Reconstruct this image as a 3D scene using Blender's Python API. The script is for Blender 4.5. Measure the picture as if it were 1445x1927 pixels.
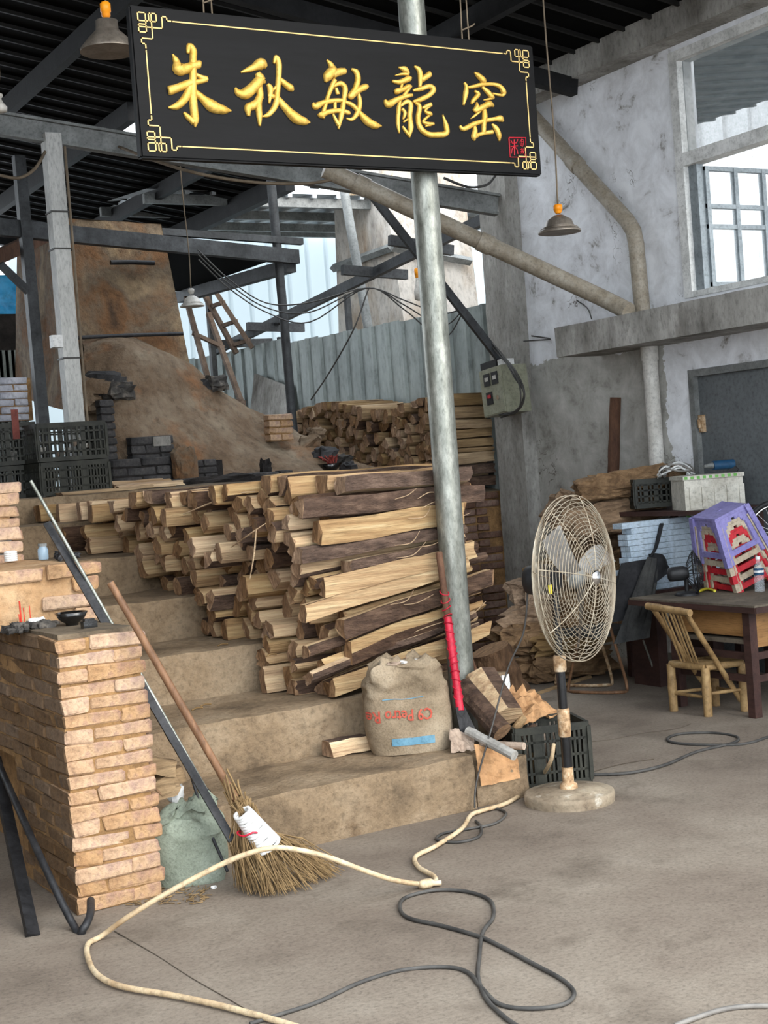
import bpy, bmesh, math, random
from mathutils import Vector as V, Matrix, noise, Quaternion
rng = random.Random(7)
U = rng.uniform
for o in list(bpy.data.objects): bpy.data.objects.remove(o)
scn = bpy.context.scene
COL = scn.collection
# ------------------------------------------------------------------ camera
W_, H_ = 1445.0, 1927.0
FPX, YAW, PITCH, ROLL = 2700.28, 0.528861, -0.0326397, -0.0759465
CAM = V((0, 0, 1.6))
Fw = V((math.sin(YAW)*math.cos(PITCH), math.cos(YAW)*math.cos(PITCH), math.sin(PITCH)))
R0 = V((math.cos(YAW), -math.sin(YAW), 0)); U0 = R0.cross(Fw)
Rt = R0*math.cos(ROLL)+U0*math.sin(ROLL); Up = -R0*math.sin(ROLL)+U0*math.cos(ROLL)
cd = bpy.data.cameras.new('camera'); co = bpy.data.objects.new('camera', cd); COL.objects.link(co)
cd.sensor_fit = 'HORIZONTAL'; cd.sensor_width = 36; cd.lens = FPX/W_*36; cd.clip_end = 200
m3 = Matrix((Rt, Up, -Fw)).transposed(); co.matrix_world = Matrix.Translation(CAM) @ m3.to_4x4()
scn.camera = co
# ------------------------------------------------------------------ light
wd = bpy.data.worlds.new('world'); scn.world = wd; wd.use_nodes = True
bg = wd.node_tree.nodes['Background']; bg.inputs[0].default_value = (0.86, 0.93, 1.0, 1); bg.inputs[1].default_value = 1.75
sd = bpy.data.lights.new('sun', 'SUN'); sd.energy = 1.05; sd.angle = math.radians(40); sd.color = (1, 0.93, 0.82)
so = bpy.data.objects.new('sun', sd); COL.objects.link(so)
so.rotation_euler = V((-0.30, 0.85, -0.42)).to_track_quat('-Z', 'Y').to_euler()
vs = scn.view_settings; vs.view_transform = 'Standard'; vs.look = 'None'; vs.gamma = 1; vs.use_curve_mapping = False
vs.exposure = 1.36
# ------------------------------------------------------------------ pixel helpers (a pixel gives a direction, a surface gives the distance)
def ray(x, y): return Fw*FPX + Rt*(x-W_/2) - Up*(y-H_/2)
def _pl(x, y, ax, v):
    d = ray(x, y); return CAM + d*((v-CAM[ax])/d[ax])
def PX(x, y, v): return _pl(x, y, 0, v)
def PY(x, y, v): return _pl(x, y, 1, v)
def PZ(x, y, v=0.0): return _pl(x, y, 2, v)
def PN(x, y, p, n):
    d = ray(x, y); return CAM + d*((p-CAM).dot(n)/d.dot(n))
# ------------------------------------------------------------------ mesh builder
def cr(pts, n=6, closed=False):
    P = [V(p) for p in pts]; out = []; L = len(P)
    for i in range(L if closed else L-1):
        g = (lambda k: P[k % L]) if closed else (lambda k: P[max(0, min(L-1, k))])
        a, b, c, d = g(i-1), g(i), g(i+1), g(i+2)
        for j in range(n):
            t = j/n
            out.append(0.5*((2*b)+(c-a)*t+(2*a-5*b+4*c-d)*t*t+(3*b-a-3*c+d)*t*t*t))
    if not closed: out.append(P[-1])
    return out
def frame(d):
    d = d.normalized(); a = V((0, 0, 1)) if abs(d.z) < .9 else V((1, 0, 0))
    s = d.cross(a).normalized(); return s, s.cross(d).normalized()
class MB:
    def __init__(s, M=None): s.v = []; s.f = []; s.m = []; s.sm = []; s.r = []; s.M = M; s.rnd = 0.5
    def add(s, vs, fs, m=0, sm=False):
        n = len(s.v)
        s.v += [(s.M @ V(p)) if s.M else V(p) for p in vs]
        for i, f in enumerate(fs):
            s.f.append([k+n for k in f]); s.m.append(m[i] if isinstance(m, list) else m); s.sm.append(sm); s.r.append(s.rnd)
        return s
    def box(s, c, size, rot=None, m=0):
        c = V(c); h = V(size)/2; vs = []
        for z in (-1, 1):
            for y in (-1, 1):
                for x in (-1, 1):
                    p = V((x*h.x, y*h.y, z*h.z)); vs.append(c+(rot @ p if rot else p))
        return s.add(vs, [(0, 2, 3, 1), (4, 5, 7, 6), (0, 1, 5, 4), (2, 6, 7, 3), (0, 4, 6, 2), (1, 3, 7, 5)], m)
    def b2(s, a, b, m=0):
        a, b = V(a), V(b); return s.box((a+b)/2, [abs(b[i]-a[i]) for i in range(3)], None, m)
    def beam(s, a, b, w, h, up=None, m=0, lip=0):
        a, b = V(a), V(b); d = (b-a).normalized()
        if up is None: sd_, u = frame(d)
        else: sd_ = d.cross(V(up)).normalized(); u = sd_.cross(d)
        R = Matrix((sd_, d, u)).transposed(); c = (a+b)/2; L = (b-a).length
        if not lip: return s.box(c, (w, L, h), R, m)
        t = lip   # I section
        s.box(c, (t, L, h), R, m); s.box(c+u*(h/2-t/2), (w, L, t), R, m); s.box(c-u*(h/2-t/2), (w, L, t), R, m); return s
    def tube(s, pts, r, seg=6, closed=False, m=0, sm=True, flat=1.0):
        P = [V(p) for p in pts]; n = len(P); rr = r if isinstance(r, (list, tuple)) else [r]*n
        vs = []; u = None
        for i in range(n):
            d = (P[(i+1) % n]-P[i-1]) if closed else (P[min(n-1, i+1)]-P[max(0, i-1)])
            if d.length < 1e-9: d = V((0, 0, 1))
            d.normalize()
            if u is None: sd_, u = frame(d)
            else:
                u = (u-d*u.dot(d)); u = u.normalized() if u.length > 1e-6 else frame(d)[1]
                sd_ = d.cross(u).normalized()
            for k in range(seg):
                t = 2*math.pi*k/seg; vs.append(P[i]+(sd_*math.cos(t)+u*math.sin(t)*flat)*rr[i])
        fs = []
        for i in range(n if closed else n-1):
            for k in range(seg):
                a = i*seg+k; b = i*seg+(k+1) % seg; j = (i+1) % n
                fs.append((a, b, j*seg+(k+1) % seg, j*seg+k))
        s.add(vs, fs, m, sm)
        if not closed: s.add(vs[:seg], [list(range(seg))[::-1]], m); s.add(vs[-seg:], [list(range(seg))], m)
        return s
    def lathe(s, o, prof, seg=20, axis=(0, 0, 1), m=0, sm=True, caps=True):
        o = V(o); ax = V(axis).normalized(); a, b = frame(ax); vs = []
        for r, h in prof:
            for k in range(seg):
                t = 2*math.pi*k/seg; vs.append(o+ax*h+(a*math.cos(t)+b*math.sin(t))*r)
        fs = []
        for i in range(len(prof)-1):
            for k in range(seg):
                fs.append((i*seg+k, i*seg+(k+1) % seg, (i+1)*seg+(k+1) % seg, (i+1)*seg+k))
        s.add(vs, fs, m, sm)
        if caps: s.add(vs[:seg], [list(range(seg))[::-1]], m); s.add(vs[-seg:], [list(range(seg))], m)
        return s
    def grid(s, fn, nu, nv, m=0, sm=True, close_u=False):
        vs = [fn(i/(nu if close_u else nu-1), j/(nv-1)) for j in range(nv) for i in range(nu)]; fs = []
        for j in range(nv-1):
            for i in range(nu if close_u else nu-1):
                k = (i+1) % nu; fs.append((j*nu+i, j*nu+k, (j+1)*nu+k, (j+1)*nu+i))
        return s.add(vs, fs, m, sm)
    def prism(s, poly, ext, m=0):
        n = len(poly); e = V(ext); P = [V(p) for p in poly]
        return s.add(P+[p+e for p in P], [list(range(n))[::-1], list(range(n, 2*n))]+[(i, (i+1) % n, n+(i+1) % n, n+i) for i in range(n)], m)
    def blob(s, c, rad, seed=0, amp=.25, fr=2.0, nu=16, nv=10, rot=None, m=0, sm=False, pw=.7):
        c = V(c); sp = V((seed*3.1, seed*1.7, seed*5.3))
        def fn(u, v):
            t = 2*math.pi*u; ph = math.pi*(v-.5); cu, su = math.cos(t), math.sin(t)
            q = lambda x: math.copysign(abs(x)**pw, x)
            d = V((q(cu)*q(math.cos(ph)), q(su)*q(math.cos(ph)), q(math.sin(ph))))
            k = 1+amp*noise.noise(d*fr+sp)+amp*.5*noise.noise(d*fr*2.7+sp)
            p = V((d.x*rad[0], d.y*rad[1], d.z*rad[2]))*k
            return c+(rot @ p if rot else p)
        return s.grid(fn, nu, nv, m, sm, True)
    def build(s, name, mats, parent=None, org=None):
        if not isinstance(mats, (list, tuple)): mats = [mats]
        if parent is not None: O = ORG[parent.name]
        elif org is not None: O = V(org)
        else:
            O = V([(min(p[i] for p in s.v)+max(p[i] for p in s.v))/2 for i in (0, 1)]+[min(p.z for p in s.v)])
        me = bpy.data.meshes.new(name); me.from_pydata([p-O for p in s.v], [], s.f)
        me.polygons.foreach_set('material_index', s.m); me.polygons.foreach_set('use_smooth', s.sm)
        if len(set(s.r)) > 1 or s.r[0] != .5:
            at = me.attributes.new('rnd', 'FLOAT', 'FACE'); at.data.foreach_set('value', s.r)
        for x in mats: me.materials.append(x)
        bm = bmesh.new(); bm.from_mesh(me); bmesh.ops.recalc_face_normals(bm, faces=bm.faces); bm.to_mesh(me); bm.free()
        o = bpy.data.objects.new(name, me); COL.objects.link(o)
        if parent is not None: o.parent = parent
        else: o.location = O
        ORG[o.name] = O
        return o
ORG = {}
def tag(o, label, cat, group=None, kind=None):
    if label: o['label'] = label
    if cat: o['category'] = cat
    if group: o['group'] = group
    if kind: o['kind'] = kind
    return o
def thing(name, loc, label=None, cat=None, group=None, kind=None):
    o = bpy.data.objects.new(name, None); COL.objects.link(o); o.location = V(loc); o.empty_display_size = .1
    ORG[o.name] = V(loc); return tag(o, label, cat, group, kind)
def struct(o, label=None): o['kind'] = 'structure'; o['label'] = label or o.name.replace('_', ' '); return o
def inst(me, name, parent, loc, rot=None):
    o = bpy.data.objects.new(name, me); COL.objects.link(o); o.parent = parent; o.location = V(loc)-ORG[parent.name]
    if rot: o.rotation_euler = rot
    ORG[o.name] = ORG[parent.name]; return o
# ------------------------------------------------------------------ materials
def lin(c):
    return tuple(((x/255)/12.92 if x/255 <= .04045 else ((x/255+.055)/1.055)**2.4) for x in c)+(1,)
def nt(name):
    mt = bpy.data.materials.new(name); mt.use_nodes = True; t = mt.node_tree; t.nodes.clear()
    out = t.nodes.new('ShaderNodeOutputMaterial'); bs = t.nodes.new('ShaderNodeBsdfPrincipled'); t.links.new(bs.outputs[0], out.inputs[0])
    return mt, t, bs
def noi(t, vec, scale, detail=5, rough=.6, dist=0):
    n = t.nodes.new('ShaderNodeTexNoise'); n.inputs['Scale'].default_value = scale; n.inputs['Detail'].default_value = detail
    n.inputs['Roughness'].default_value = rough; n.inputs['Distortion'].default_value = dist; t.links.new(vec, n.inputs['Vector']); return n
def ramp(t, fac, cols):
    r = t.nodes.new('ShaderNodeValToRGB'); e = r.color_ramp.elements
    while len(e) < len(cols): e.new(.5)
    for k, (p, c) in enumerate(cols): e[k].position = p; e[k].color = lin(c)
    t.links.new(fac, r.inputs[0]); return r
def mixc(t, fac, a, b, mode='MIX'):
    n = t.nodes.new('ShaderNodeMix'); n.data_type = 'RGBA'; n.blend_type = mode
    for i, x in ((0, fac), (6, a), (7, b)):
        if isinstance(x, (int, float)): n.inputs[i].default_value = x
        elif isinstance(x, tuple): n.inputs[i].default_value = x
        else: t.links.new(x, n.inputs[i])
    return n.outputs[2]
def mp(t, scale=(1, 1, 1)):
    tc = t.nodes.new('ShaderNodeTexCoord'); m = t.nodes.new('ShaderNodeMapping'); m.inputs['Scale'].default_value = scale
    t.links.new(tc.outputs['Object'], m.inputs[0]); return m.outputs[0]
def bump(t, bs, h, st, dist=.02):
    b = t.nodes.new('ShaderNodeBump'); b.inputs['Strength'].default_value = st; b.inputs['Distance'].default_value = dist
    t.links.new(h, b.inputs['Height']); t.links.new(b.outputs[0], bs.inputs['Normal'])
def M(name, cols, scale=4, rough=.8, metal=0, bst=.3, bsc=30, st=(1, 1, 1), rnd=0, attr=0, spec=.3, dist=0, bd=.01, spots=None, world=False, fine=.75):
    mt, t, bs = nt(name); v = mp(t, st)
    if world:
        g = t.nodes.new('ShaderNodeNewGeometry'); mm = t.nodes.new('ShaderNodeMapping'); mm.inputs['Scale'].default_value = st
        t.links.new(g.outputs['Position'], mm.inputs[0]); v = mm.outputs[0]
    n = noi(t, v, scale, 7, .62, dist)
    if len(cols) == 1: cols = [(.3, tuple(x*.88 for x in cols[0])), (.7, cols[0])]
    elif not isinstance(cols[0][1], (tuple, list)): cols = [(.32+.36*i/(len(cols)-1), c) for i, c in enumerate(cols)]
    c = ramp(t, n.outputs[0], cols).outputs[0]
    if spots:   # (colour, noise scale, threshold)
        n3 = noi(t, v, spots[1], 4, .6); q = ramp(t, n3.outputs[0], [(spots[2]-.06, (0, 0, 0)), (spots[2]+.14, (255, 255, 255))])
        c = mixc(t, q.outputs[0], c, lin(spots[0]))
    if rnd or attr:
        if attr: a = t.nodes.new('ShaderNodeAttribute'); a.attribute_name = 'rnd'; src = a.outputs['Fac']; k = attr
        else: a = t.nodes.new('ShaderNodeObjectInfo'); src = a.outputs['Random']; k = rnd
        mr = t.nodes.new('ShaderNodeMapRange'); mr.inputs[3].default_value = 1-k; mr.inputs[4].default_value = 1+k*.6; t.links.new(src, mr.inputs[0])
        hs = t.nodes.new('ShaderNodeHueSaturation'); t.links.new(c, hs.inputs['Color']); t.links.new(mr.outputs[0], hs.inputs['Value'])
        mr2 = t.nodes.new('ShaderNodeMapRange'); mr2.inputs[3].default_value = .98; mr2.inputs[4].default_value = .72; t.links.new(src, mr2.inputs[0]); t.links.new(mr2.outputs[0], hs.inputs['Saturation'])
        c = hs.outputs[0]
    if bst and fine:
        nf = noi(t, v, bsc*1.3, 8, .75); rf = ramp(t, nf.outputs[0], [(.30, (150, 150, 150)), (.5, (236, 236, 236)), (.7, (255, 255, 255))]); c = mixc(t, fine, c, rf.outputs[0], 'MULTIPLY')
    t.links.new(c, bs.inputs['Base Color'])
    bs.inputs['Roughness'].default_value = rough; bs.inputs['Metallic'].default_value = metal; bs.inputs['Specular IOR Level'].default_value = spec
    if bst: bump(t, bs, noi(t, v, bsc, 6, .65).outputs[0], bst, bd)
    return mt
m_floor = M('concrete floor', [(.25, (92, 81, 71)), (.45, (122, 110, 98)), (.6, (134, 123, 110)), (.8, (150, 140, 127))], 1.3, .85, bst=.35, bsc=45, bd=.012, spots=((100, 89, 78), 2.2, .60), world=True)
m_step = M('rough step concrete', [(.28, (92, 77, 60)), (.48, (134, 114, 90)), (.62, (150, 131, 107)), (.8, (172, 155, 130))], 3.5, .9, bst=.7, bsc=28, bd=.02, spots=((118, 98, 76), 7, .6), world=True)
m_dirt = M('packed earth', [(.3, (78, 68, 56)), (.6, (112, 98, 80)), (.8, (130, 115, 96))], 5, .95, bst=.6, bsc=25, bd=.02, world=True)
m_mortar = M('mortar', [(.3, (118, 90, 60)), (.6, (158, 122, 80)), (.8, (180, 146, 102))], 14, .95, bst=.8, bsc=50)
m_brick = M('pale clay brick', [(.25, (112, 76, 60)), (.42, (176, 134, 90)), (.6, (190, 150, 105)), (.8, (206, 174, 134))], 9, .9, bst=.9, bsc=45, rnd=.14, spots=((148, 108, 94), 11, .58))
m_brick_soot_shade = M('mud and soot stained brick with painted shade', [(.25, (52, 41, 30)), (.42, (104, 76, 44)), (.6, (122, 90, 54)), (.8, (128, 104, 72))], 7, .95, bst=.9, bsc=40, rnd=.18, spots=((70, 62, 52), 8, .58))  # stained brick; the shade of the pillar's left face is also in the colour
m_brickred = M('red retaining brick', [(.3, (84, 66, 54)), (.55, (128, 92, 74)), (.8, (150, 128, 108))], 9, .9, bst=.7, bsc=45, rnd=.4)
m_brickdark = M('sooty brick', [(.3, (40, 40, 42)), (.6, (72, 70, 70)), (.8, (104, 94, 86))], 7, .85, bst=.7, bsc=40, rnd=.3)
m_white_brick = M('white glazed brick', [(150, 150, 162), (196, 196, 206)], 6, .5, bst=.3, rnd=.15)
m_soot = M('soot', [(26, 24, 24), (52, 48, 46)], 8, .95, bst=.8)
m_plast = M('cracked kiln plaster', [(.25, (124, 88, 58)), (.45, (172, 136, 98)), (.62, (186, 154, 118)), (.8, (180, 160, 118))], 6, .9, bst=.7, bsc=18, bd=.02, world=True)
m_clay = M('kiln clay', [(.25, (70, 56, 44)), (.4, (118, 86, 58)), (.52, (112, 97, 80)), (.64, (142, 122, 96)), (.8, (164, 144, 116))], 2.6, .95, bst=.8, bsc=14, bd=.04, dist=.5, spots=((126, 92, 62), 1.9, .60), world=True)
m_mound = M('mound earth', [(.25, (84, 68, 52)), (.42, (114, 94, 74)), (.58, (130, 113, 94)), (.8, (152, 138, 118))], 3.2, .95, bst=.9, bsc=12, bd=.04, spots=((140, 92, 52), 2.1, .62), world=True)
m_split = M('split pine', [(.24, (108, 78, 48)), (.42, (178, 138, 88)), (.58, (206, 170, 116)), (.76, (228, 202, 152))], 5, .8, bst=.8, bsc=14, st=(.3, 6, 6), attr=.34, bd=.012)
m_endg = M('pine end grain', [(.25, (96, 68, 42)), (.5, (150, 110, 68)), (.75, (192, 148, 98))], 22, .85, bst=.7, bsc=60, st=(1, 3, 1), attr=.30)
m_bark = M('pine bark', [(.28, (54, 38, 27)), (.5, (92, 66, 48)), (.72, (128, 97, 72))], 9, .95, bst=1, bsc=16, st=(.8, 2.5, 2.5), attr=.28, bd=.03)
m_split2 = M('old split pine', [(.2, (96, 72, 44)), (.45, (150, 118, 74)), (.65, (184, 150, 100)), (.85, (206, 176, 126))], 5, .85, bst=.7, bsc=14, st=(.35, 5, 5), attr=.34, bd=.012)
m_bark2 = M('stump bark', [(.25, (52, 38, 28)), (.5, (96, 72, 52)), (.75, (132, 102, 76))], 6, .95, bst=1, bsc=10, st=(2, 2, .6), bd=.04)
m_gnarl = M('gnarled root wood', [(.25, (76, 56, 40)), (.45, (136, 104, 70)), (.6, (168, 132, 92)), (.8, (196, 164, 122))], 4, .9, bst=1, bsc=12, st=(1, 2, 2.5), dist=1.2, rnd=.25, bd=.03)
m_stick = M('brown wooden stick', [(74, 50, 38), (112, 80, 60)], 6, .8, bst=.5, st=(2, 2, .5))
m_handle = M('worn broom handle', [(96, 68, 48), (150, 112, 82)], 9, .55, bst=.3, st=(2, 2, .4))
m_white_wall = None
m_conc = M('stained grey concrete', [(.25, (92, 88, 82)), (.42, (140, 137, 131)), (.58, (166, 163, 157)), (.78, (214, 211, 205))], 3.2, .9, bst=.5, bsc=30, st=(1, 1, .45), spots=((94, 88, 80), 3, .62), world=True)
m_steel = M('galvanised pipe', [(.3, (104, 106, 98)), (.5, (140, 142, 134)), (.7, (176, 177, 168))], 16, .42, .6, bst=.2, bsc=60, st=(1, 1, .35))
m_grey = M('grey painted steel', [(104, 106, 104), (150, 152, 150)], 5, .6, .2, bst=.2)
m_postg = M('white painted steel post', [(.3, (172, 172, 168)), (.6, (200, 200, 196)), (.8, (214, 213, 209))], 4, .6, bst=.2, st=(2, 2, .5))
m_dark = M('dark steel', [(44, 45, 46), (76, 78, 80)], 5, .6, .3, bst=.25)
m_blacksteel = M('soot black steel', [(30, 30, 32), (58, 58, 60)], 7, .45, .4, bst=.3)
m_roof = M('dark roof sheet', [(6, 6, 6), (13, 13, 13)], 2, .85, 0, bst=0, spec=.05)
m_roofrib = M('roof rib', [(15, 15, 14), (32, 30, 28)], 4, .6, .1, bst=0)
m_roof4 = M('pale roof sheet', [(176, 182, 186), (206, 211, 214)], 2, .6, .1, bst=0)
m_fence = M('grey green sheet metal', [(.3, (116, 124, 122)), (.6, (146, 154, 151)), (.8, (164, 171, 168))], 2.2, .5, .15, bst=.08, bsc=8, st=(1, 1, .5))
m_pvc = M('dirty pvc pipe', [(.3, (140, 128, 110)), (.55, (166, 156, 140)), (.8, (188, 181, 168))], 7, .5, bst=.15, st=(1.5, 1.5, 1.5))
m_pvcw = M('white pvc pipe', [(.3, (172, 168, 160)), (.6, (214, 211, 204)), (.8, (228, 226, 220))], 4, .45, bst=.1)
m_board = M('black lacquer', [(7, 7, 8), (14, 14, 16)], 5, .5, bst=.08, bsc=14, st=(.3, 1, 3), spec=.10)
m_gold = M('gilding', [(196, 152, 60), (228, 188, 96)], 18, .42, .4, bst=.25, bsc=60)
m_line = M('gold line paint', [(186, 156, 96), (208, 180, 118)], 8, .5, .2, bst=0)
m_red = M('red seal paint', [(150, 24, 36), (178, 34, 48)], 8, .6, bst=0)
m_redtape = M('red plastic tape', [(176, 24, 48), (216, 44, 70)], 12, .3, bst=.4)
m_white = M('white', [(214, 214, 212), (236, 236, 234)], 8, .5, bst=.1)
m_orange = M('orange lamp socket', [(226, 130, 20), (246, 160, 34)], 9, .4, bst=0)
m_enamel = M('enamel shade', [(168, 164, 156), (212, 208, 200)], 7, .35, bst=.05)
m_shade = M('aged metal shade', [(112, 102, 92), (158, 148, 136)], 7, .4, .5, bst=.05)
m_black = M('black plastic', [(24, 24, 25), (44, 44, 46)], 6, .5, bst=.1)
m_crate = M('black crate plastic', [(30, 32, 28), (58, 58, 50)], 5, .6, bst=.2)
m_cable = M('black cable', [(46, 45, 44), (80, 78, 75)], 9, .6, bst=0)
m_cableg = M('grey cable', [(96, 92, 88), (132, 128, 122)], 9, .6, bst=0)
m_hose = M('beige hose', [(.3, (168, 140, 106)), (.55, (206, 184, 150)), (.8, (222, 206, 178))], 8, .7, bst=.2)
m_cord = M('lamp cord', [(92, 80, 66), (126, 112, 94)], 9, .8, bst=0)
m_sack = M('woven tan sack', [(.25, (104, 88, 68)), (.5, (150, 133, 110)), (.75, (180, 165, 142))], 4, .85, bst=.5, bsc=90)
m_gsack = M('grey green woven sack', [(.3, (104, 110, 96)), (.55, (142, 150, 134)), (.8, (172, 180, 166))], 4, .8, bst=.5, bsc=80)
m_blueprint = M('faded blue print', [(88, 134, 158), (112, 154, 174)], 9, .8, bst=.2)
m_redprint = M('faded red print', [(170, 66, 52), (190, 92, 74)], 20, .8, bst=.2)
m_straw = M('broom twigs', [(.3, (98, 78, 52)), (.6, (134, 110, 76)), (.8, (160, 136, 100))], 12, .85, bst=0)
m_paper = M('brown kraft paper', [(.3, (150, 110, 74)), (.6, (196, 152, 108)), (.8, (218, 178, 134))], 5, .8, bst=.4, bsc=20)
m_rag = M('dusty cloth', [(150, 130, 114), (190, 170, 152)], 6, .9, bst=.5)
m_bamboo = M('worn bamboo', [(.3, (112, 86, 54)), (.55, (160, 130, 88)), (.8, (190, 162, 116))], 8, .55, bst=.2, st=(1, 1, 1))
m_desk = M('dark stained desk wood', [(44, 30, 28), (76, 52, 46)], 6, .6, bst=.3, st=(1, .3, 1))
m_desktop = M('dusty desk top', [(74, 66, 56), (112, 102, 88)], 5, .8, bst=.3)
m_ply = M('varnished plywood', [(128, 92, 54), (164, 122, 76)], 5, .5, bst=.1, st=(.4, .4, 3))
m_purple = M('purple plastic', [(122, 116, 172), (142, 136, 188)], 4, .4, bst=.05)
m_beige = M('beige plastic', [(168, 152, 130), (190, 176, 154)], 4, .45, bst=.05)
m_redp = M('red plastic', [(170, 34, 44), (198, 46, 56)], 4, .4, bst=.05)
m_alu = M('pale blue white profile', [(176, 194, 210), (206, 220, 232)], 4, .4, .1, bst=.05)
m_cloth = M('black cloth', [(24, 24, 26), (44, 44, 46)], 8, .95, bst=.4)
m_cloth2 = M('charcoal cloth', [(44, 44, 44), (66, 66, 64)], 8, .95, bst=.4)
m_foam = M('white foam box', [(.3, (170, 164, 150)), (.6, (210, 206, 194)), (.8, (226, 224, 216))], 6, .8, bst=.2)
m_green = M('green cord', [(84, 140, 62), (110, 168, 84)], 9, .5, bst=0)
m_yellow = M('yellow ribbon', [(190, 176, 40), (214, 202, 70)], 9, .5, bst=0)
m_boxg = M('grey green enamel box', [(.3, (132, 132, 112)), (.7, (160, 160, 140))], 4, .45, bst=.08)
m_rust = M('rust spotted fan wire', [(.3, (116, 98, 76)), (.55, (160, 150, 132)), (.8, (184, 178, 164))], 14, .5, .3, bst=0)
m_fanbase = M('dusty cast base', [(.3, (118, 102, 84)), (.55, (150, 136, 116)), (.8, (172, 160, 140))], 6, .8, bst=.3, spots=((206, 200, 186), 16, .66))
m_blade = M('aluminium blade', [(120, 118, 114), (158, 156, 152)], 5, .5, .35, bst=.1)
m_chrome = M('chrome', [(200, 200, 200), (226, 226, 226)], 5, .12, 1, bst=0)
m_blackpaint = M('glossy black pole paint', [(14, 15, 17), (28, 29, 32)], 6, .22, bst=.1, spec=.6)
m_rustp = M('peeling rust', [(.3, (104, 72, 46)), (.5, (180, 148, 112)), (.7, (222, 206, 180))], 26, .8, bst=.5)
m_bowl = M('black glazed bowl', [(12, 12, 12), (28, 27, 26)], 8, .18, bst=.1, spec=.6)
m_incense = M('red incense', [(176, 40, 30), (206, 66, 44)], 9, .7, bst=0)
m_ash = M('ash and charcoal', [(.3, (30, 30, 30)), (.55, (78, 74, 70)), (.8, (140, 130, 118))], 14, .95, bst=.8)
m_tarp = M('blue tarpaulin', [(40, 140, 200), (70, 176, 228)], 3, .5, bst=.3, bsc=6)
m_door = M('grey steel door', [(92, 96, 98), (110, 114, 116)], 2, .55, .1, bst=.08)
m_plant = M('dark red stems', [(104, 40, 36), (140, 58, 48)], 8, .8, bst=0)
m_frame = M('white window paint', [(.3, (182, 182, 178)), (.55, (224, 224, 221)), (.8, (238, 238, 236))], 6, .6, bst=.3)
m_sash = M('blue grey window steel', [(116, 124, 128), (146, 154, 158)], 5, .5, .2, bst=.1)
m_blue = M('blue tool plastic', [(26, 62, 92), (40, 84, 118)], 6, .45, bst=.1)
def glass(name, col, rough=.02, alpha=.3):
    mt, t, bs = nt(name); bs.inputs['Base Color'].default_value = lin(col); bs.inputs['Roughness'].default_value = rough
    tr = t.nodes.new('ShaderNodeBsdfTransparent'); mx = t.nodes.new('ShaderNodeMixShader'); mx.inputs[0].default_value = alpha
    t.links.new(tr.outputs[0], mx.inputs[1]); t.links.new(bs.outputs[0], mx.inputs[2])
    t.links.new(mx.outputs[0], t.nodes['Material Output'].inputs[0]); return mt
m_glass = glass('dusty window glass', (120, 132, 138), .15, .35)
m_glassc = glass('clear glass', (220, 228, 232), .03, .18)
m_jar = glass('jar glass', (150, 176, 196), .03, .5)
def two_sided(name, col):
    mt, t, bs = nt(name); bs.inputs['Base Color'].default_value = lin(col); bs.inputs['Roughness'].default_value = .5
    tr = t.nodes.new('ShaderNodeBsdfTranslucent'); tr.inputs[0].default_value = lin(col); mx = t.nodes.new('ShaderNodeMixShader'); mx.inputs[0].default_value = .5
    t.links.new(bs.outputs[0], mx.inputs[1]); t.links.new(tr.outputs[0], mx.inputs[2]); t.links.new(mx.outputs[0], t.nodes['Material Output'].inputs[0]); return mt
m_translu = two_sided('translucent white sheet', (180, 192, 196))
def wallmat():
    mt, t, bs = nt('peeling painted wall'); g = t.nodes.new('ShaderNodeNewGeometry'); v = g.outputs['Position']
    sx = t.nodes.new('ShaderNodeSeparateXYZ'); t.links.new(v, sx.inputs[0])
    n = noi(t, v, 1.6, 7, .65); n2 = noi(t, v, 5, 8, .7, .4)
    up = ramp(t, n2.outputs[0], [(.30, (126, 121, 114)), (.41, (214, 215, 218)), (.6, (234, 236, 240)), (.8, (243, 244, 247))]).outputs[0]
    lo = ramp(t, n2.outputs[0], [(.28, (116, 113, 106)), (.45, (164, 162, 155)), (.62, (184, 182, 176)), (.82, (206, 204, 198))]).outputs[0]
    def mth(op, a, b):
        q = t.nodes.new('ShaderNodeMath'); q.operation = op
        for i, x in enumerate((a, b)):
            if isinstance(x, (int, float)): q.inputs[i].default_value = x
            else: t.links.new(x, q.inputs[i])
        return q.outputs[0]
    wob = mth('MULTIPLY', mth('SUBTRACT', n.outputs[0], .5), .5)
    a = mth('GREATER_THAN', mth('ADD', sx.outputs['Z'], wob), 2.32)            # white paint above the canopy
    b = mth('LESS_THAN', mth('ADD', sx.outputs['Y'], wob), 7.86)               # white surround by the door
    c = mixc(t, mth('MAXIMUM', a, b), lo, up)
    vo = t.nodes.new('ShaderNodeTexVoronoi'); vo.feature = 'DISTANCE_TO_EDGE'; vo.inputs['Scale'].default_value = 3.2
    mx = t.nodes.new('ShaderNodeVectorMath'); mx.operation = 'ADD'; n3 = noi(t, v, 3, 4); t.links.new(v, mx.inputs[0]); t.links.new(n3.outputs['Color'], mx.inputs[1]); t.links.new(mx.outputs[0], vo.inputs['Vector'])
    crk = ramp(t, vo.outputs['Distance'], [(.0, (255, 255, 255)), (.022, (0, 0, 0))]).outputs[0]
    msk = ramp(t, n.outputs[0], [(.54, (0, 0, 0)), (.62, (255, 255, 255))]).outputs[0]
    k = mixc(t, 1.0, crk, msk, 'MULTIPLY')
    c = mixc(t, k, c, lin((84, 78, 70)))
    t.links.new(c, bs.inputs['Base Color']); bs.inputs['Roughness'].default_value = .85; bs.inputs['Specular IOR Level'].default_value = .2
    bump(t, bs, n2.outputs[0], .35, .02); return mt
m_wall = wallmat()
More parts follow.
